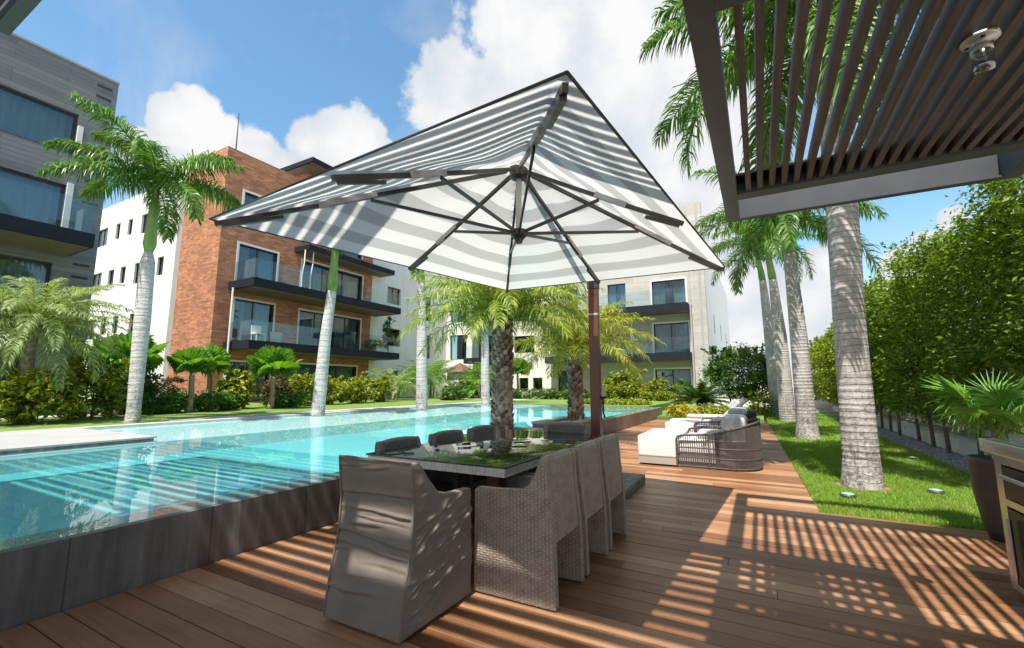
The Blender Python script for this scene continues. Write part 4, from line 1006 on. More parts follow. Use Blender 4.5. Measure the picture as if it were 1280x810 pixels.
def wicker_chair(label, loc, rz, group):
    r = thing('wicker_chair', label, 'chair', loc, rz, group)
    sp_ = [(-.28, 0.012), (-.28, .645), (-.265, .66), (-.10, .665), (.05, .675), (.115, .715), (.16, .79), (.185, .865), (.20, .885), (.222, .885), (.232, .86), (.248, .62), (.272, .42), (.283, 0.012)]
    for s in (-1, 1): MB().prism(sp_, 'y', s * 0.245, s * 0.196).build('side_panel', 'wicker', r, local=True)
    pf = [(.165, .862), (.172, .880), (.190, .890), (.212, .886), (.228, .86), (.245, .62), (.268, .385), (.222, .385), (.205, .60)]; bk = MB(); ny = 10
    for j in range(ny + 1):                                   # gently bowed back
        q = -1 + 2 * j / ny; bow = 0.030 * (1 - q * q)
        bk.v += [(x + bow * min(1, (z - .385) / .3 + .35), q * .1945, z + 0.012 * (1 - q * q) * (z > .8)) for x, z in pf]
    np_ = len(pf)
    bk.f += [(j * np_ + i, j * np_ + (i + 1) % np_, (j + 1) * np_ + (i + 1) % np_, (j + 1) * np_ + i) for j in range(ny) for i in range(np_)]
    bk.f += [tuple(range(np_)), tuple(ny * np_ + i for i in reversed(range(np_)))]
    bk.build('backrest', 'wicker', r, local=True)
    MB().box(-.272, .215, -.1945, .1945, .33, .40).build('seat', 'wicker', r, local=True)
    MB().box(-.262, .18, -.188, .188, .402, .475).build('cushion', 'dark_fabric', r, local=True, bevel=0.02)
    return r
wc = wicker_chair('nearest wicker armchair on the right of the table, its whole woven side in view', (-1.40, 2.805, 0), 0, 'wicker armchairs round the dining table')
wc.scale = (1, 1, 0.975)
GR = 'wicker armchairs round the dining table'
dup(wc, (-1.40, 3.355, 0), 0, 'middle wicker armchair of the three along the right side of the table', GR)
dup(wc, (-1.40, 3.915, 0), 0, 'wicker armchair on the right of the table beside the granite umbrella base', GR)
dup(wc, (-2.77, 3.24, 0), math.pi, 'first dark chair back on the pool side of the table, apart from the others', GR, (1, 1.1, .915))
dup(wc, (-2.77, 3.97, 0), math.pi, 'chair on the pool side of the table, middle of that row', GR, (1, 1.1, .915))
dup(wc, (-2.77, 4.66, 0), math.pi, 'chair on the pool side of the table nearest the date palm trunk', GR, (1, 1.1, .915))
dup(wc, (-2.15, 5.14, 0), math.pi / 2, 'wicker armchair at the far end of the table in front of the planter', GR, (1, 1.22, .94))

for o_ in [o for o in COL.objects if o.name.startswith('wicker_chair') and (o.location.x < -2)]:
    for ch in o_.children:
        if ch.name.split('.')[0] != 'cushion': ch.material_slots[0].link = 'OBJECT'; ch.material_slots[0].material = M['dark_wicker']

# ------------------------------------------------------------------ poolside lounge furniture
def cushion(mb_, x0, x1, y0, y1, z0, z1, name, m, parent, local=True, b_=0.05):
    me = bpy.data.meshes.new(name); bm = bmesh.new(); bmesh.ops.create_cube(bm, size=1)
    for v in bm.verts: v.co = Vector(((x0 + x1) / 2 + v.co.x * (x1 - x0), (y0 + y1) / 2 + v.co.y * (y1 - y0), (z0 + z1) / 2 + v.co.z * (z1 - z0)))
    bmesh.ops.bevel(bm, geom=list(bm.edges), offset=b_, segments=4, affect='EDGES', profile=0.6)
    bm.to_mesh(me); bm.free(); return link(name, me, m, parent, True)

def daybed(label, loc):
    r = thing('woven_daybed', label, 'daybed', loc, 0, 'woven rope daybeds on the deck')
    foot = []
    X0, X1, Y0, Y1, rad = -0.60, 0.60, 0.0, 1.4, 0.45
    foot += [(X0 + (X1 - rad - X0) * k / 10, Y0) for k in range(10)]
    foot += [(X1 - rad + rad * math.sin(a), Y0 + rad - rad * math.cos(a)) for a in [math.pi / 2 * k / 8 for k in range(9)]]
    foot += [(X1, Y0 + rad + (Y1 - 2 * rad) * k / 4) for k in range(1, 4)]
    foot += [(X1 - rad + rad * math.cos(a), Y1 - rad + rad * math.sin(a)) for a in [math.pi / 2 * k / 8 for k in range(9)]]
    foot += [(X1 - rad - (X1 - rad - X0) * k / 10, Y1) for k in range(1, 11)]
    F_ = [Vector((x, y, 0)) for x, y in foot]
    ln = [0]
    for a, b_ in zip(F_, F_[1:]): ln.append(ln[-1] + (b_ - a).length)
    T = ln[-1]
    def top(x): return 0.50 + 0.05 * min(1, max(0, (x - X0) / 0.7)) + 0.19 * max(0, (x + 0.05) / 0.65) ** 1.1
    rl = MB(); rl.tube([(X0, Y0, 0.02), (X0, Y0, 0.44), (X0 + 0.03, Y0, 0.49)] + [(p.x, p.y, top(p.x)) for p in F_[1:-1]] + [(X0 + 0.03, Y1, 0.49), (X0, Y1, 0.44), (X0, Y1, 0.02)], 0.017, 8)
    rl.build('top_rail', 'rope', r, local=True)
    for z in (0.03, 0.17, 0.32): MB().tube([(p.x, p.y, z) for p in F_], 0.012, 6).build('rail', 'rope', r, local=True)
    MB().tube([(-0.12, 0, 0.02), (-0.12, 0, top(-0.12))], 0.014, 6).build('post', 'rope', r, local=True)
    wv_ = MB(); nn_ = 205
    for k in range(nn_):
        s = T * (k + 0.5) / nn_; i = next(j for j in range(len(ln) - 1) if ln[j + 1] >= s); q = F_[i].lerp(F_[i + 1], (s - ln[i]) / max(1e-6, ln[i + 1] - ln[i]))
        if q.x < -0.02 and k % 2: continue
        wv_.tube([(q.x, q.y, 0.03), (q.x + 0.004, q.y, 0.3), (q.x, q.y, top(q.x))], 0.0068, 4, caps=False)
    wv_.build('rope_weave', 'rope', r, local=True)
    ins = [(X0 + 0.02, 0.05), (0.10, 0.05), (0.28, 0.10), (0.44, 0.22), (0.53, 0.40), (0.55, 0.7), (0.53, 1.0), (0.44, 1.18), (0.28, 1.30), (0.10, 1.35), (X0 + 0.02, 1.35)]
    MB().prism(ins, 'z', 0.04, 0.16).build('platform', 'plinth', r, local=True)
    MB().prism(ins, 'z', 0.165, 0.43).build('seat_cushion', 'cushion_white', r, local=True, bevel=0.03)
    c1 = cushion(None, 0.06, 0.42, 0.24, 0.69, 0.41, 0.80, 'back_cushion', 'cushion_grey', r, b_=0.09)
    c2 = cushion(None, 0.06, 0.42, 0.71, 1.16, 0.41, 0.80, 'back_cushion', 'cushion_grey', r, b_=0.09)
    c3 = cushion(None, -0.32, 0.04, 0.30, 0.80, 0.43, 0.56, 'pillow', 'cushion_grey', r, b_=0.055)
    return r
d1 = daybed('nearest woven rope daybed with white seat and grey cushions', (-0.65, 7.82, 0))
dup(d1, (-0.72, 10.75, 0), 0, 'second woven rope daybed, half hidden behind the nearest one')
def ottoman(label, loc):
    r = thing('ottoman', label, 'ottoman', loc, 0, 'white ottomans at the foot of the daybeds')
    MB().box(-0.30, 0.30, 0.0, 1.36, 0.03, 0.135).build('base', 'plinth', r, local=True)
    MB().box(-0.26, 0.26, 0.05, 1.30, 0.002, 0.03).build('foot', 'black', r, local=True)
    cushion(None, -0.305, 0.305, -0.005, 1.365, 0.137, 0.475, 'cushion', 'cushion_white', r, b_=0.035)
    return r
o1 = ottoman('large white ottoman in front of the nearest woven daybed', (-1.565, 7.81, 0))
dup(o1, (-1.64, 10.72, 0), 0, 'second white ottoman, behind the nearest one')
def lounger(label, loc):
    r = thing('sun_lounger', label, 'sun lounger', loc, 0, 'low sun loungers at the end of the deck')
    fr = MB(); fr.beam((-0.98, -0.30, .24), (0.95, -0.30, .24), .04, .05); fr.beam((-0.98, 0.30, .24), (0.95, 0.30, .24), .04, .05); fr.beam((-0.98, -0.28, .24), (-0.98, 0.28, .24), .04, .05); fr.beam((0.95, -0.28, .24), (0.95, 0.28, .24), .04, .05)
    fr.build('frame', 'plinth', r, local=True)
    for y in (-.29, .29): MB().box(-.9, -.85, y - .02, y + .02, 0.001, .22).build('leg', 'plinth', r, local=True)
    for y in (-.33, .33):
        MB().tube([(0.8, y - .02, .09), (0.8, y + .02, .09)], .088, 16).build('wheel', 'black', r, local=True)
        MB().box(0.78, 0.82, y * 0.88 - .015, y * 0.88 + .015, .09, .22).build('leg', 'plinth', r, local=True)
    cushion(None, -0.97, 0.27, -.31, .31, .268, .345, 'mattress', 'cushion_white', r, b_=0.03)
    me = cushion(None, -0.40, 0.40, -.30, .30, -.04, .05, 'back_mattress', 'cushion_grey', r, b_=0.035)
    me.location = (0.55, 0, 0.58); me.rotation_euler = (0, -R(44), 0)
    p = cushion(None, -0.14, 0.14, -.24, .24, -.05, .06, 'pillow', 'cushion_grey', r, b_=0.045)
    p.location = (0.66, 0, 0.80); p.rotation_euler = (0, -R(50), 0)
    return r
l1 = lounger('sun lounger with its grey back raised, nearer the daybeds', (-1.35, 13.9, 0))
dup(l1, (-1.22, 16.3, 0), 0, 'sun lounger with its grey back raised, farthest along the deck')

# ------------------------------------------------------------------ barbecue, pot, spotlights
t = thing('barbecue_grill', 'stainless steel barbecue cart with black doors at the right edge', 'barbecue', (1.6, 3.5, 0)); GRILL = t
MB().box(1.30, 1.95, 2.9, 4.22, 0.06, 0.80).build('cabinet', 'steel', t, bevel=0.004)
mb = MB(); mb.box(1.255, 1.298, 4.13, 4.225, 0.04, 0.82); mb.box(1.255, 1.298, 2.9, 2.98, 0.04, 0.82); mb.box(1.255, 1.298, 2.981, 4.129, 0.76, 0.82); mb.box(1.255, 1.298, 2.981, 4.129, 0.52, 0.56); mb.box(1.255, 1.298, 2.981, 4.129, 0.04, 0.08)
mb.build('face_frame', 'steel', t)
MB().box(1.20, 1.97, 2.85, 4.25, 0.822, 0.90).build('counter', 'steel', t, bevel=0.006)
for (y0, y1) in ((3.56, 4.10), (2.99, 3.54)):
    d = MB().box(1.25, 1.297, y0 + .02, y1, 0.09, 0.51).build('door', 'black', t)
    MB().tube([(1.225, y1 - .06, .14), (1.225, y1 - .06, .46)], .012, 8).build('handle', 'steel', d)
    d = MB().box(1.25, 1.297, y0 + .02, y1, 0.57, 0.75).build('drawer', 'black', t)
    MB().tube([(1.215, y0 + .06, .70), (1.215, y1 - .06, .70)], .012, 8).build('handle', 'steel', d)
MB().box(1.262, 1.292, 4.105, 4.127, 0.09, 0.74).build('hinge_gap', 'black', t)
hd = [(2.95 + 0.0, 0.0)]
MB().prism([(1.32, 0.902), (1.32, 0.98), (1.40, 1.14), (1.60, 1.22), (1.90, 1.20), (1.94, 0.902)], 'y', 2.98, 3.92).build('hood', 'steel', t)
MB().tube([(1.285, 3.04, 0.98), (1.285, 3.86, 0.98)], 0.014, 8).build('hood_handle', 'steel', t)
MB().box(1.33, 1.93, 3.93, 4.20, 0.902, 0.935).build('side_burner', 'steel', t)
for x in (1.34, 1.90):
    for y in (2.98, 4.14): MB().tube([(x, y - .02, .032), (x, y + .02, .032)], .03, 12).build('caster', 'black', t)

GRILL.location = (1.66, 3.46, 0); GRILL.scale = (1, 1, 1.06)
t = thing('plant_pot', 'tall tapered dark brown planter pot at the corner of the lawn', 'pot', (1.78, 5.53, 0))
MB().lathe([(0.13, 0.004), (0.16, 0.10), (0.195, 0.35), (0.21, 0.64), (0.215, 0.68), (0.185, 0.68), (0.17, 0.62), (0.02, 0.62)], 28).build('body', 'pot', t, local=True, smooth=True)
MB().lathe([(0.0, 0.63), (0.17, 0.625)], 20, cap=False).build('soil', 'soil', t, local=True)
t = thing('fan_palm', 'bright green fan palm with stiff pointed leaves growing in the dark pot', 'palm', (1.78, 5.53, 0.62))
trunk(t, [(0, 0, 0), (0.01, 0, 0.30)], [0.05, 0.045], 'tan_trunk', 10)
fan_crown('crown', 'fan_leaf_bright', t, 8, 0.37, 0.34, (0.45, 1.3), 8, 0.28, 40, 5.6, 0.36, az=[4.2, 0.4, 5.4, 2.2, 3.2, 4.7, 1.2, 5.9])
for i, (x, y, lab) in enumerate(((1.79, 7.45, 'flat green glass garden spotlight in the lawn before the pot'), (0.82, 6.7, 'small garden spotlight in the lawn left of the nearest palm foot'), (2.29, 10.56, 'garden spotlight in the lawn near the gravel strip'))):
    s = thing('garden_spotlight', lab, 'garden light', (x, y, 0), 0.3 * i, 'garden spotlights set in the lawn')
    MB().lathe([(0.075, -0.01), (0.085, 0.03), (0.07, 0.045)], 18).build('rim', 'rib', s, local=True)
    MB().lathe([(0.066, 0.046), (0.03, 0.056), (0.0, 0.058)], 18, cap=False).build('lens', 'spot_glass', s, local=True, smooth=True)

# ------------------------------------------------------------------ palms
def planter(label, x0, x1, y0, y1):
    t = thing('planter', label, 'planter', ((x0 + x1) / 2, (y0 + y1) / 2, 0), 0, 'stone planters standing in the pool edge')
    mb = MB(); h = 0.50; k = 0.12
    mb.box(x0, x1, y0, y0 + k, -0.7, h - .05); mb.box(x0, x1, y1 - k, y1, -0.7, h - .05); mb.box(x0, x0 + k, y0 + k, y1 - k, -0.7, h - .05); mb.box(x1 - k, x1, y0 + k, y1 - k, -0.7, h - .05)
    mb.build('box', 'wet_brown', t)
    mb = MB(); a = 0.02; k += 0.03; z0, z1 = h - .048, h
    mb.box(x0 - a, x1 + a, y0 - a, y0 + k, z0, z1); mb.box(x0 - a, x1 + a, y1 - k, y1 + a, z0, z1); mb.box(x0 - a, x0 + k, y0 + k, y1 - k, z0, z1); mb.box(x1 - k, x1 + a, y0 + k, y1 - k, z0, z1)
    mb.build('rim', 'stone_pale', t)
    MB().box(x0 + .121, x1 - .121, y0 + .121, y1 - .121, 0.2, h - 0.07).build('soil', 'soil', t)
planter('stone planter in the pool holding the nearer date palm, behind the table', -4.75, -3.66, 6.75, 7.85)
planter('stone planter in the pool holding the farther date palm, beside the umbrella mast', -4.55, -3.66, 9.25, 11.2)

def date_palm(label, loc, h, r0, r1, n, L, leaf, seed, cz=0.0, nl=44, ll=0.34):
    t = thing('date_palm', label, 'palm', loc, 0, None); r = random.Random(seed)
    mb = MB(); K = 12
    mb.tube([(0.03 * math.sin(i * .5), 0.02 * math.cos(i * .7), h * i / K) for i in range(K + 1)], [r0 + (r1 - r0) * i / K for i in range(K + 1)], 16)
    m_ = int(h * 115)
    for i in range(m_):                                             # old leaf bases in a spiral
        z = h * (i + .5) / m_; a = 2.39996 * i; rr_ = (r0 + (r1 - r0) * z / h) * 0.96
        ca, sa = math.cos(a), math.sin(a); w_ = 0.055 * r.uniform(.8, 1.2); hh = 0.10 * r.uniform(.8, 1.3); o_ = 0.055 * r.uniform(.7, 1.3)
        b_ = Vector((ca * rr_, sa * rr_, z)); sd = Vector((-sa, ca, 0)); ou = Vector((ca, sa, 0))
        mb.add([b_ - sd * w_, b_ + sd * w_, b_ + sd * w_ * .6 + ou * o_ + Vector((0, 0, hh)), b_ - sd * w_ * .6 + ou * o_ + Vector((0, 0, hh)), b_ + ou * -0.02 + Vector((0, 0, hh * 1.05)), b_ + ou * o_ * .7 + Vector((0, 0, hh * 0.15))],
               [(0, 1, 5), (0, 5, 3), (1, 2, 5), (5, 2, 3), (2, 4, 3), (1, 4, 2), (0, 3, 4)])
    mb.build('trunk', 'boots', t, local=True)
    crown_mesh('crown', leaf, t, n, L, ll, 0.019, nl, (0.22, 1.38), 1.30, seed, h + cz, r1 * 0.6, 0.65, 0.38, base=0.10, rach=0.014)
    return t
date_palm('date palm with a rough leaf scarred trunk behind the table, in front of the pool', (-4.2, 7.28, 0.44), 1.98, 0.165, 0.16, 66, 1.85, 'date_leaf', 21, 0.08, 56, 0.38)
date_palm('golden fronded date palm beside the umbrella mast', (-3.93, 10.37, 0.44), 1.40, 0.155, 0.15, 58, 1.95, 'date_leaf_gold', 22, 0.25, 56, 0.38)
t = thing('feathery_palm', 'soft grey green feathery palm in front of the grey clad building', 'palm', (-15.1, 3.8, 0.43))
trunk(t, [(0, 0, 0), (0.03, 0, 2.2)], [0.11, 0.10], 'boot_trunk', 12)
crown_mesh('crown', 'soft_leaf', t, 60, 1.95, 0.34, 0.020, 60, (-0.25, 1.35), 1.45, 31, 2.25, 0.08, 0.8, 0.35, base=0.10)

def royal(label, base, pts, radii, shaft, n, L, seed, tm='royal_trunk', er=(-0.25, 1.3), nl=110, ll=0.58, lw=0.032, droop=0.75, drop=1.3, leaf='royal_leaf', az=None, sr=(0.14, 0.07)):
    t = thing('royal_palm', label, 'palm', base, 0, None)
    ringed_trunk(t, pts, radii, tm, 30, 0.085, seed=seed)
    top = Vector(pts[-1]); end = Vector(shaft)
    MB().tube([top, top.lerp(end, .12), top.lerp(end, .5), end], [radii[-1] * 0.98, sr[0], (sr[0] + sr[1]) / 2, sr[1]], 18).build('crownshaft', 'crownshaft', t, local=True, smooth=True)
    c = crown_mesh('crown', leaf, t, n, L, ll, lw, nl, er, drop, seed, 0.0, 0.03, droop, 0.55, az=az, base=0.09, rach=0.022)
    c.location = end
    # furled spear leaf
    return t
royal('nearest tall royal palm with a thick ringed trunk rising behind the pergola', (1.08, 7.51, -0.02), [(0, 0, 0), (0.02, 0.01, .35), (0.04, 0.02, 1.97), (0.10, 0.06, 3.73), (0.10, 0.05, 5.3), (0.07, 0.03, 5.75)], [.235, .20, .185, .185, .165, .13], (-0.02, -0.03, 6.75), 19, 2.9, 41, er=(-0.7, 1.25), nl=150, ll=0.72, lw=0.030, droop=0.95)
royal('second royal palm in the row on the lawn', (0.96, 13.55, -0.02), [(0, 0, 0), (0, 0, .4), (-0.01, 0, 2.56), (-0.06, -0.03, 4.75)], [.28, .22, .195, .135], (-0.12, -0.06, 5.75), 16, 2.6, 42, nl=100)
royal('third royal palm in the row on the lawn, slimmer and leaning slightly', (0.81, 19.45, -0.02), [(0, 0, 0), (-0.03, -0.02, 3.14), (-0.12, -0.07, 5.3)], [.27, .22, .14], (-0.27, -0.14, 6.9), 15, 2.6, 43, nl=90)
royal('farthest royal palm of the row on the lawn', (0.58, 22.78, -0.02), [(0, 0, 0), (-0.06, -0.03, 3.5), (-0.17, -0.09, 6.0)], [.27, .22, .14], (-0.33, -0.17, 7.6), 15, 2.7, 44, nl=90)
royal('royal palm across the pool before the white wing, its crown overlapping the grey building', (-13.09, 5.17, 0.42), [(0, 0, 0), (0, 0, .3), (-0.03, -0.02, 2.5), (-0.05, -0.04, 3.9), (-0.05, -0.04, 4.18)], [.155, .14, .168, .155, .09], (-0.04, -0.03, 5.85), 13, 2.25, 45, 'pale_trunk', er=(-0.05, 1.3), drop=1.15, nl=150, ll=0.60, lw=0.030, droop=0.95)
royal('slender pale palm across the pool with a bright green shaft against the brick building', (-11.65, 9.16, 0.42), [(0, 0, 0), (0.10, 0.05, 2.4), (0.19, 0.11, 3.78)], [.20, .16, .135], (0.24, 0.14, 5.95), 10, 1.5, 46, 'pale_trunk', er=(-0.1, 0.8), drop=1.1, nl=70, lw=0.035)
royal('pale royal palm trunk across the pool seen left of the nearer date palm', (-11.4, 13.6, 0.42), [(0, 0, 0), (-0.05, -0.03, 2.5), (-0.12, -0.07, 4.9)], [.22, .20, .15], (-0.15, -0.1, 6.1), 11, 2.0, 47, 'pale_trunk', er=(0.1, 1.3), drop=1.0, nl=60, lw=0.035)
royal('pale royal palm trunk across the pool seen close beside the nearer date palm', (-11.6, 18.5, 0.42), [(0, 0, 0), (-0.04, -0.02, 2.7), (-0.08, -0.05, 4.9)], [.21, .20, .15], (-0.1, -0.06, 6.1), 11, 2.0, 48, 'pale_trunk', er=(0.1, 1.3), drop=1.0, nl=60, lw=0.035)

def fanpalm(label, x, y, h, R_, n, seed, leaf='fan_leaf', r0=0.12, z=0.43):
    t = thing('fan_palm', label, 'palm', (x, y, z))
    trunk(t, [(0, 0, 0), (0.03, 0.02, h * .5), (0.0, 0.0, h)], [r0, r0 * .72, r0 * .66], 'tan_trunk', 12)
    fan_crown('crown', leaf, t, n, R_, R_ * 0.6, (0.5, 1.45), seed, h, 24, 4.6, 0.80, sagf=0.05)
    return t
fanpalm('small fan palm on a pale trunk in front of the brick corner', -16.33, 7.92, 1.25, 0.62, 11, 1)
fanpalm('small fan palm at the foot of the brick wall, behind the other one', -18.2, 9.45, 1.35, 0.68, 11, 2)
fanpalm('small fan palm standing alone below the lower balcony', -16.31, 10.72, 1.20, 0.85, 12, 3)
fanpalm('broad leaved fan palm behind the royal palm in front of the white wing', -16.9, 6.25, 1.15, 0.95, 12, 4)
fanpalm('little dark trunked fan palm before the white block beside the date palm', -15.4, 28.9, 1.65, 0.85, 11, 6)

# ------------------------------------------------------------------ hedge trees along the right boundary
prot = []
for v_ in range(4):
    n_ = 13500 if v_ < 2 else 8000; lw_ = (0.080, 0.036) if v_ < 2 else (0.11, 0.055)
    t = thing('hedge_tree', '', 'tree', (0, 0, 0), 0, 'thin trunked trees clipped into a tall hedge')
    r = random.Random(v_)
    mb = MB()
    mb.tube([(0, 0, -0.03), (0.03 * r.uniform(-1, 1), 0.05 * r.uniform(-1, 1), 0.8), (0.06 * r.uniform(-1, 1), 0.05, 2.2)], [.038, .032, .018], 8)
    for k in range(6):
        z = 0.8 + 0.35 * k; a = r.uniform(0, 6.28)
        mb.tube([(0.02, 0.02, z), (0.3 * math.cos(a), 0.3 * math.sin(a), z + .35), (0.5 * math.cos(a), 0.5 * math.sin(a), z + .8)], [.016, .011, .005], 5, caps=False)
    mb.build('trunk', 'bark', t, local=True)
    leaf_mass('crown', 'hedge_leaf', t, (0.95, 1.45, 2.85), n_, lw_, 150, 60 + v_, 'box', 0.90, 0.40, 0.14, 0.22, sprigs=40)
    prot.append(t)
hy = [6.4, 7.45, 8.5, 9.6, 10.7, 11.8, 12.9, 14.1, 15.3, 16.5, 17.8, 19.1, 20.5, 22.0, 23.6, 25.4, 27.4, 29.6, 32, 35]
ords = ['tree at the near end of the tall hedge, level with the barbecue', 'second tree along the tall hedge from the barbecue', 'third tree along the tall hedge from the barbecue', 'fourth tree along the tall hedge from the barbecue', 'fifth tree along the tall hedge', 'sixth tree along the tall hedge', 'seventh tree along the tall hedge', 'eighth tree along the tall hedge', 'ninth tree along the tall hedge', 'tenth tree along the tall hedge', 'eleventh tree along the tall hedge', 'twelfth tree along the tall hedge']
yl = None
for i, y in enumerate(hy):
    src = prot[(i % 2) if i < 6 else 2 + i % 2]
    lab = ords[i] if i < 12 else 'yellowing tree at the far end of the hedge, between the palm trunks'
    first = src.location.length < 0.01
    x = 3.16 + 0.06 * math.sin(i * 2.1) + (0.25 if i > 11 else 0)
    if i < 12:
        o = src if first else dup(src, (x, y, -0.01), 0)
        o.location = (x, y, -0.01); o.rotation_euler = (0, 0, (math.pi if i % 3 == 0 else 0) + 0.1 * math.sin(i)); o.scale = (1, 1, 1 + 0.08 * math.sin(i * 1.7) - 0.04)
        o['label'] = lab; tag(o, group='thin trunked trees clipped into a tall hedge')
    else:
        if yl is None:
            yl = thing('hedge_tree', lab, 'tree', (0, 0, 0), 0, 'yellowing trees at the far end of the hedge')
            MB().tube([(0, 0, -.03), (0.03, 0, 2)], [.04, .02], 7).build('trunk', 'bark', yl, local=True)
            leaf_mass('crown', 'hedge_leaf_yellow', yl, (1.7, 1.9, 2.9), 7000, (0.13, 0.07), 120, 77, 'box', 0.55, 0.45, 0.15, 0.22, sprigs=14); o = yl
        else: o = dup(yl, (x, y, 0), 0)
        o.location = (x + 0.2, y, 0); o.rotation_euler = (0, 0, i * 1.57)

# ------------------------------------------------------------------ bushes, shrubs, beds
def shrub(label, x, y, z, dims, n, lw_, leaf, seed, name='shrub', cat='shrub', group=None, clumps=70, shape='ell', spread=0.10, stems=True, up=0.3):
    t = thing(name, label, cat, (x, y, z), 0, group)
    r = random.Random(seed)
    if stems:
        mb = MB()
        for k in range(6):
            a = r.uniform(0, 6.28); q = r.uniform(.15, .32)
            mb.tube([(0.04 * math.cos(a), 0.04 * math.sin(a), -.02), (dims[0] * q * math.cos(a), dims[1] * q * math.sin(a), dims[2] * .7)], [.014, .006], 5, caps=False)
        mb.build('stems', 'bark', t, local=True)
    leaf_mass('foliage', leaf, t, dims, n, lw_, clumps, seed, shape, 0.0, 0.4, spread, up, sprigs=5)
    return t
b = thing('round_bush', 'big rounded dark green bush on thin stems at the end of the deck', 'bush', (-0.72, 24.6, 0.1))
mb = MB()
for k in range(7):
    a = k * 0.9; mb.tube([(0.25 * math.cos(a) * 2, 0.2 * math.sin(a), 0), (0.9 * math.cos(a), 0.5 * math.sin(a), 1.3)], [.04, .02], 6, caps=False)
mb.build('stems', 'bark', b, local=True)
leaf_mass('foliage', 'bush_leaf', b, (3.3, 2.6, 2.35), 15000, (0.12, 0.07), 170, 90, 'ell', 0.55, 0.5, 0.17, 0.22, sprigs=20)
s = thing('sago_palm', 'low spreading dark green sago palm before the far building', 'palm', (-2.25, 20.9, 0.12))
trunk(s, [(0, 0, 0), (0, 0, 0.35)], [0.16, 0.15], 'boot_trunk', 10)
crown_mesh('crown', 'sago_leaf', s, 46, 1.45, 0.22, 0.034, 46, (0.05, 1.25), 0.95, 93, 0.45, 0.05, 0.12, 0.1, base=0.06)
shrub('golden yellow mound of foliage where the deck meets the pool end', -2.75, 18.95, 0.05, (1.15, 0.9, 0.45), 2600, (0.11, 0.035), 'gold_leaf', 101, clumps=60, spread=.07)
shrub('low yellow green shrub behind the far sun lounger', -1.35, 19.6, 0.05, (1.7, 0.9, 0.36), 2600, (0.12, 0.05), 'croton_leaf', 102, clumps=60)
shrub('pale flowering shrub under the round bush', 0.0, 22.0, 0.05, (0.9, 0.8, 0.95), 1300, (0.10, 0.06), 'croton_leaf', 103, clumps=35)
shrub('tall yellow green bush before the ground floor window of the far building', -7.3, 27.2, 0.42, (2.3, 1.5, 1.65), 4200, (0.16, 0.08), 'croton_leaf', 104)
shrub('yellow green bush beside the curtained door of the far building', -5.35, 27.0, 0.2, (1.6, 1.2, 1.35), 2600, (0.16, 0.07), 'croton_leaf', 105)
shrub('thin shrub in front of the curtained glass door', -4.2, 27.6, 0.1, (0.9, 0.8, 1.2), 700, (0.14, 0.06), 'croton_leaf', 106, clumps=24)
for i, (x, lab) in enumerate(((-14.2, 'low dark shrub below the small square windows of the white block'), (-12.2, 'low dark shrub right of the white block windows'), (-10.2, 'low dark shrub behind the farther date palm trunk'))):
    shrub(lab, x, 27.0, 0.42, (2.2, 1.0, 0.62), 2000, (0.13, 0.07), 'bush_leaf', 110 + i, group='low dark shrubs before the white block')
for i, (x, lab) in enumerate(((-7.2, 'low yellow green bed at the far pool edge, right of the umbrella mast'), (-5.4, 'low yellow green bed at the right end of the far pool edge'))):
    shrub(lab, x, 20.9, 0.41, (2.2, 0.9, 0.22), 2000, (0.13, 0.06), 'croton_leaf', 120 + i, group='low beds along the far pool edge', stems=False, spread=.06)
# row across the pool, left to right
row = [
 ('yellow green croton bush at the far left below the feathery palm', -14.6, 3.95, (1.1, 1.7, 1.15), 2600, (0.16, 0.08), 'croton_leaf'),
 ('dense croton bush left of the broad leaved fan palm', -15.6, 5.2, (1.2, 1.35, 1.45), 3000, (0.15, 0.075), 'croton_leaf'),
 ('dark bush under the broad leaved fan palm', -17.2, 6.6, (1.4, 1.4, 1.15), 2000, (0.14, 0.07), 'bush_leaf'),
 ('fresh green low planting right of the pale royal palm', -16.6, 7.2, (1.2, 1.4, 0.62), 1900, (0.16, 0.05), 'fern_leaf'),
 ('fresh green low planting between the small fan palms', -16.9, 8.9, (1.1, 1.7, 0.55), 2000, (0.16, 0.05), 'fern_leaf'),
 ('dark reddish shrub against the brick corner', -18.9, 8.0, (1.3, 1.8, 1.1), 2000, (0.15, 0.07), 'red_leaf'),
 ('pale big leaved bush below the ground floor window of the brick building', -17.4, 10.0, (1.2, 1.2, 1.35), 1500, (0.24, 0.11), 'croton_leaf'),
 ('fresh green low planting right of the lone fan palm', -16.7, 11.6, (1.0, 1.6, 0.5), 1700, (0.16, 0.05), 'fern_leaf'),
 ('brownish shrub right of the lone fan palm', -17.8, 11.9, (1.2, 1.2, 1.15), 1500, (0.14, 0.07), 'red_leaf'),
 ('croton bush left of the slender palm trunk', -17.5, 12.9, (1.2, 1.2, 1.25), 2000, (0.17, 0.08), 'croton_leaf'),
 ('croton bush right of the slender palm trunk', -17.6, 14.5, (1.2, 1.5, 1.2), 2000, (0.17, 0.08), 'croton_leaf'),
 ('croton bush in the middle of the row below the brick balconies', -17.7, 16.2, (1.2, 1.5, 1.2), 2000, (0.17, 0.08), 'croton_leaf'),
 ('last croton bush of the row before the areca palms', -17.9, 17.9, (1.2, 1.5, 1.25), 2000, (0.17, 0.08), 'croton_leaf'),
 ('low green shrub between the areca palms and the pool', -16.4, 22.5, (1.4, 2.2, 0.8), 1900, (0.15, 0.07), 'bush_leaf'),
 ('dark shrub beside the garden hut', -18.2, 26.6, (2.2, 1.6, 1.3), 2200, (0.16, 0.08), 'bush_leaf'),
]
for i, (lab, x, y, dm, n_, l_, lf) in enumerate(row):
    shrub(lab, x, y, 0.42, dm, n_, l_, lf, 130 + i, group='shrubs planted in a row across the pool')
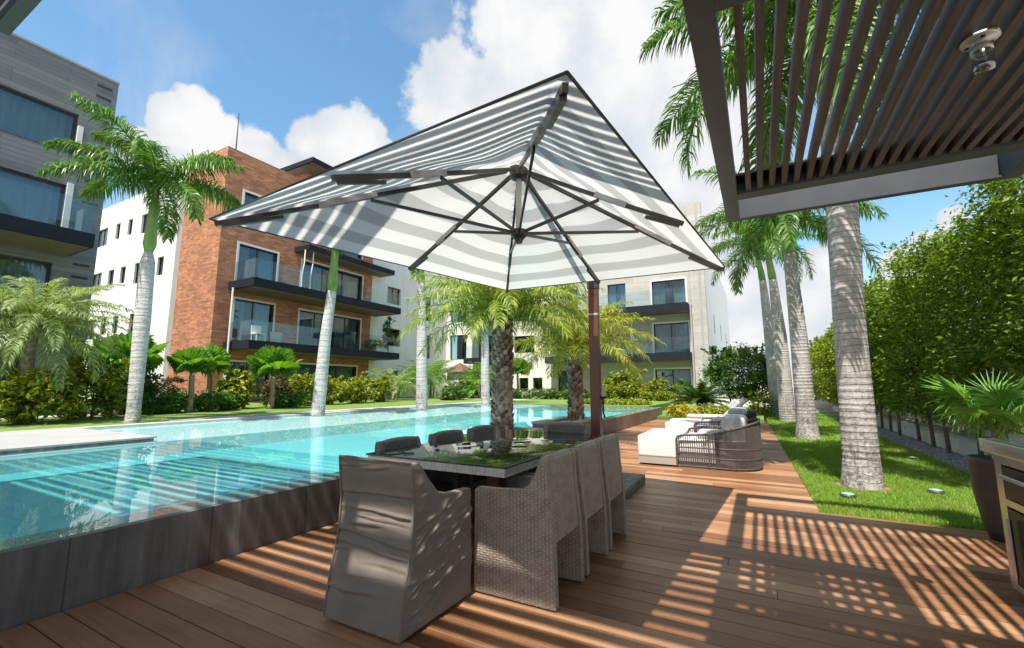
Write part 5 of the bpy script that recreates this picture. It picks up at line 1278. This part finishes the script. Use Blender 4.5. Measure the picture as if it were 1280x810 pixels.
# areca palm clumps in the middle distance
def areca(label, x, y, h, n, L, seed, leaf='fan_leaf'):
    t = thing('areca_palm', label, 'palm', (x, y, 0.42), 0, 'feathery palm clumps in front of the white return wing')
    mb = MB(); r = random.Random(seed)
    for k in range(7):
        a = r.uniform(0, 6.28); mb.tube([(0.12 * math.cos(a), 0.12 * math.sin(a), 0), (0.4 * math.cos(a), 0.4 * math.sin(a), h)], [.04, .03], 6, caps=False)
    mb.build('stems', 'tan_trunk', t, local=True)
    crown_mesh('crown', leaf, t, n, L, 0.42, 0.045, 26, (-0.1, 1.4), 1.2, seed, h * 0.75, 0.3, 0.4, 0.3, base=0.15)
    return t
areca('broad feathery palm clump in front of the small windows of the brick building', -19.6, 20.6, 1.0, 26, 1.7, 201, 'soft_leaf')
areca('feathery palm clump left of the garden hut', -20.6, 24.3, 1.4, 26, 1.8, 202)
areca('tall feathery palm clump hiding the corner of the white wing', -21.4, 26.6, 2.2, 28, 1.9, 203)
areca('tall feathery palm clump right of the garden hut', -18.3, 29.0, 2.0, 26, 1.8, 204)
areca('feathery palm clump behind the nearer date palm trunk', -16.6, 26.0, 1.0, 22, 1.5, 205)

# ------------------------------------------------------------------ small things on the lower balcony
t = thing('balcony_chair', 'white chair on the lower balcony behind the glass railing', 'chair', (-22.6, 13.9, 3.505))
for x in (-.22, .22):
    for y in (-.22, .22): MB().box(x - .02, x + .02, y - .02, y + .02, 0, .42).build('leg', 'white_trim', t, local=True)
MB().box(-.26, .26, -.26, .26, .42, .48).build('seat', 'white_trim', t, local=True); MB().box(-.26, -.20, -.26, .26, .481, .9).build('backrest', 'white_trim', t, local=True)
t = thing('planter_box', 'cream square planter box on the lower balcony beside the white chair', 'planter', (-22.6, 14.9, 3.505))
MB().lathe([(.30, 0), (.38, .62), (.34, .62), (.33, .55), (.02, .55)], 4).build('box', 'curtain', t, local=True)
t = thing('climbing_plant', 'dark climbing plant trailing at the right end of the lower balcony', 'plant', (-22.0, 22.6, 3.505))
MB().tube([(0, 0, 0), (.05, 0, 1.2), (0, .1, 2.5)], .03, 6).build('stem', 'bark', t, local=True)
leaf_mass('foliage', 'bush_leaf', t, (.6, .7, 2.6), 900, (.13, .08), 30, 301, 'ell', 0.0, .2, .1, .3)
t = thing('potted_shrub', 'low bushy plant spilling over the right end of the lower balcony', 'plant', (-22.1, 21.3, 3.505))
MB().lathe([(.2, 0), (.26, .3), (.22, .3)], 12).build('pot', 'wall_grey', t, local=True)
leaf_mass('foliage', 'bush_leaf', t, (1.0, 1.3, .55), 700, (.16, .06), 24, 302, 'ell', .2, .2, .1, .3)
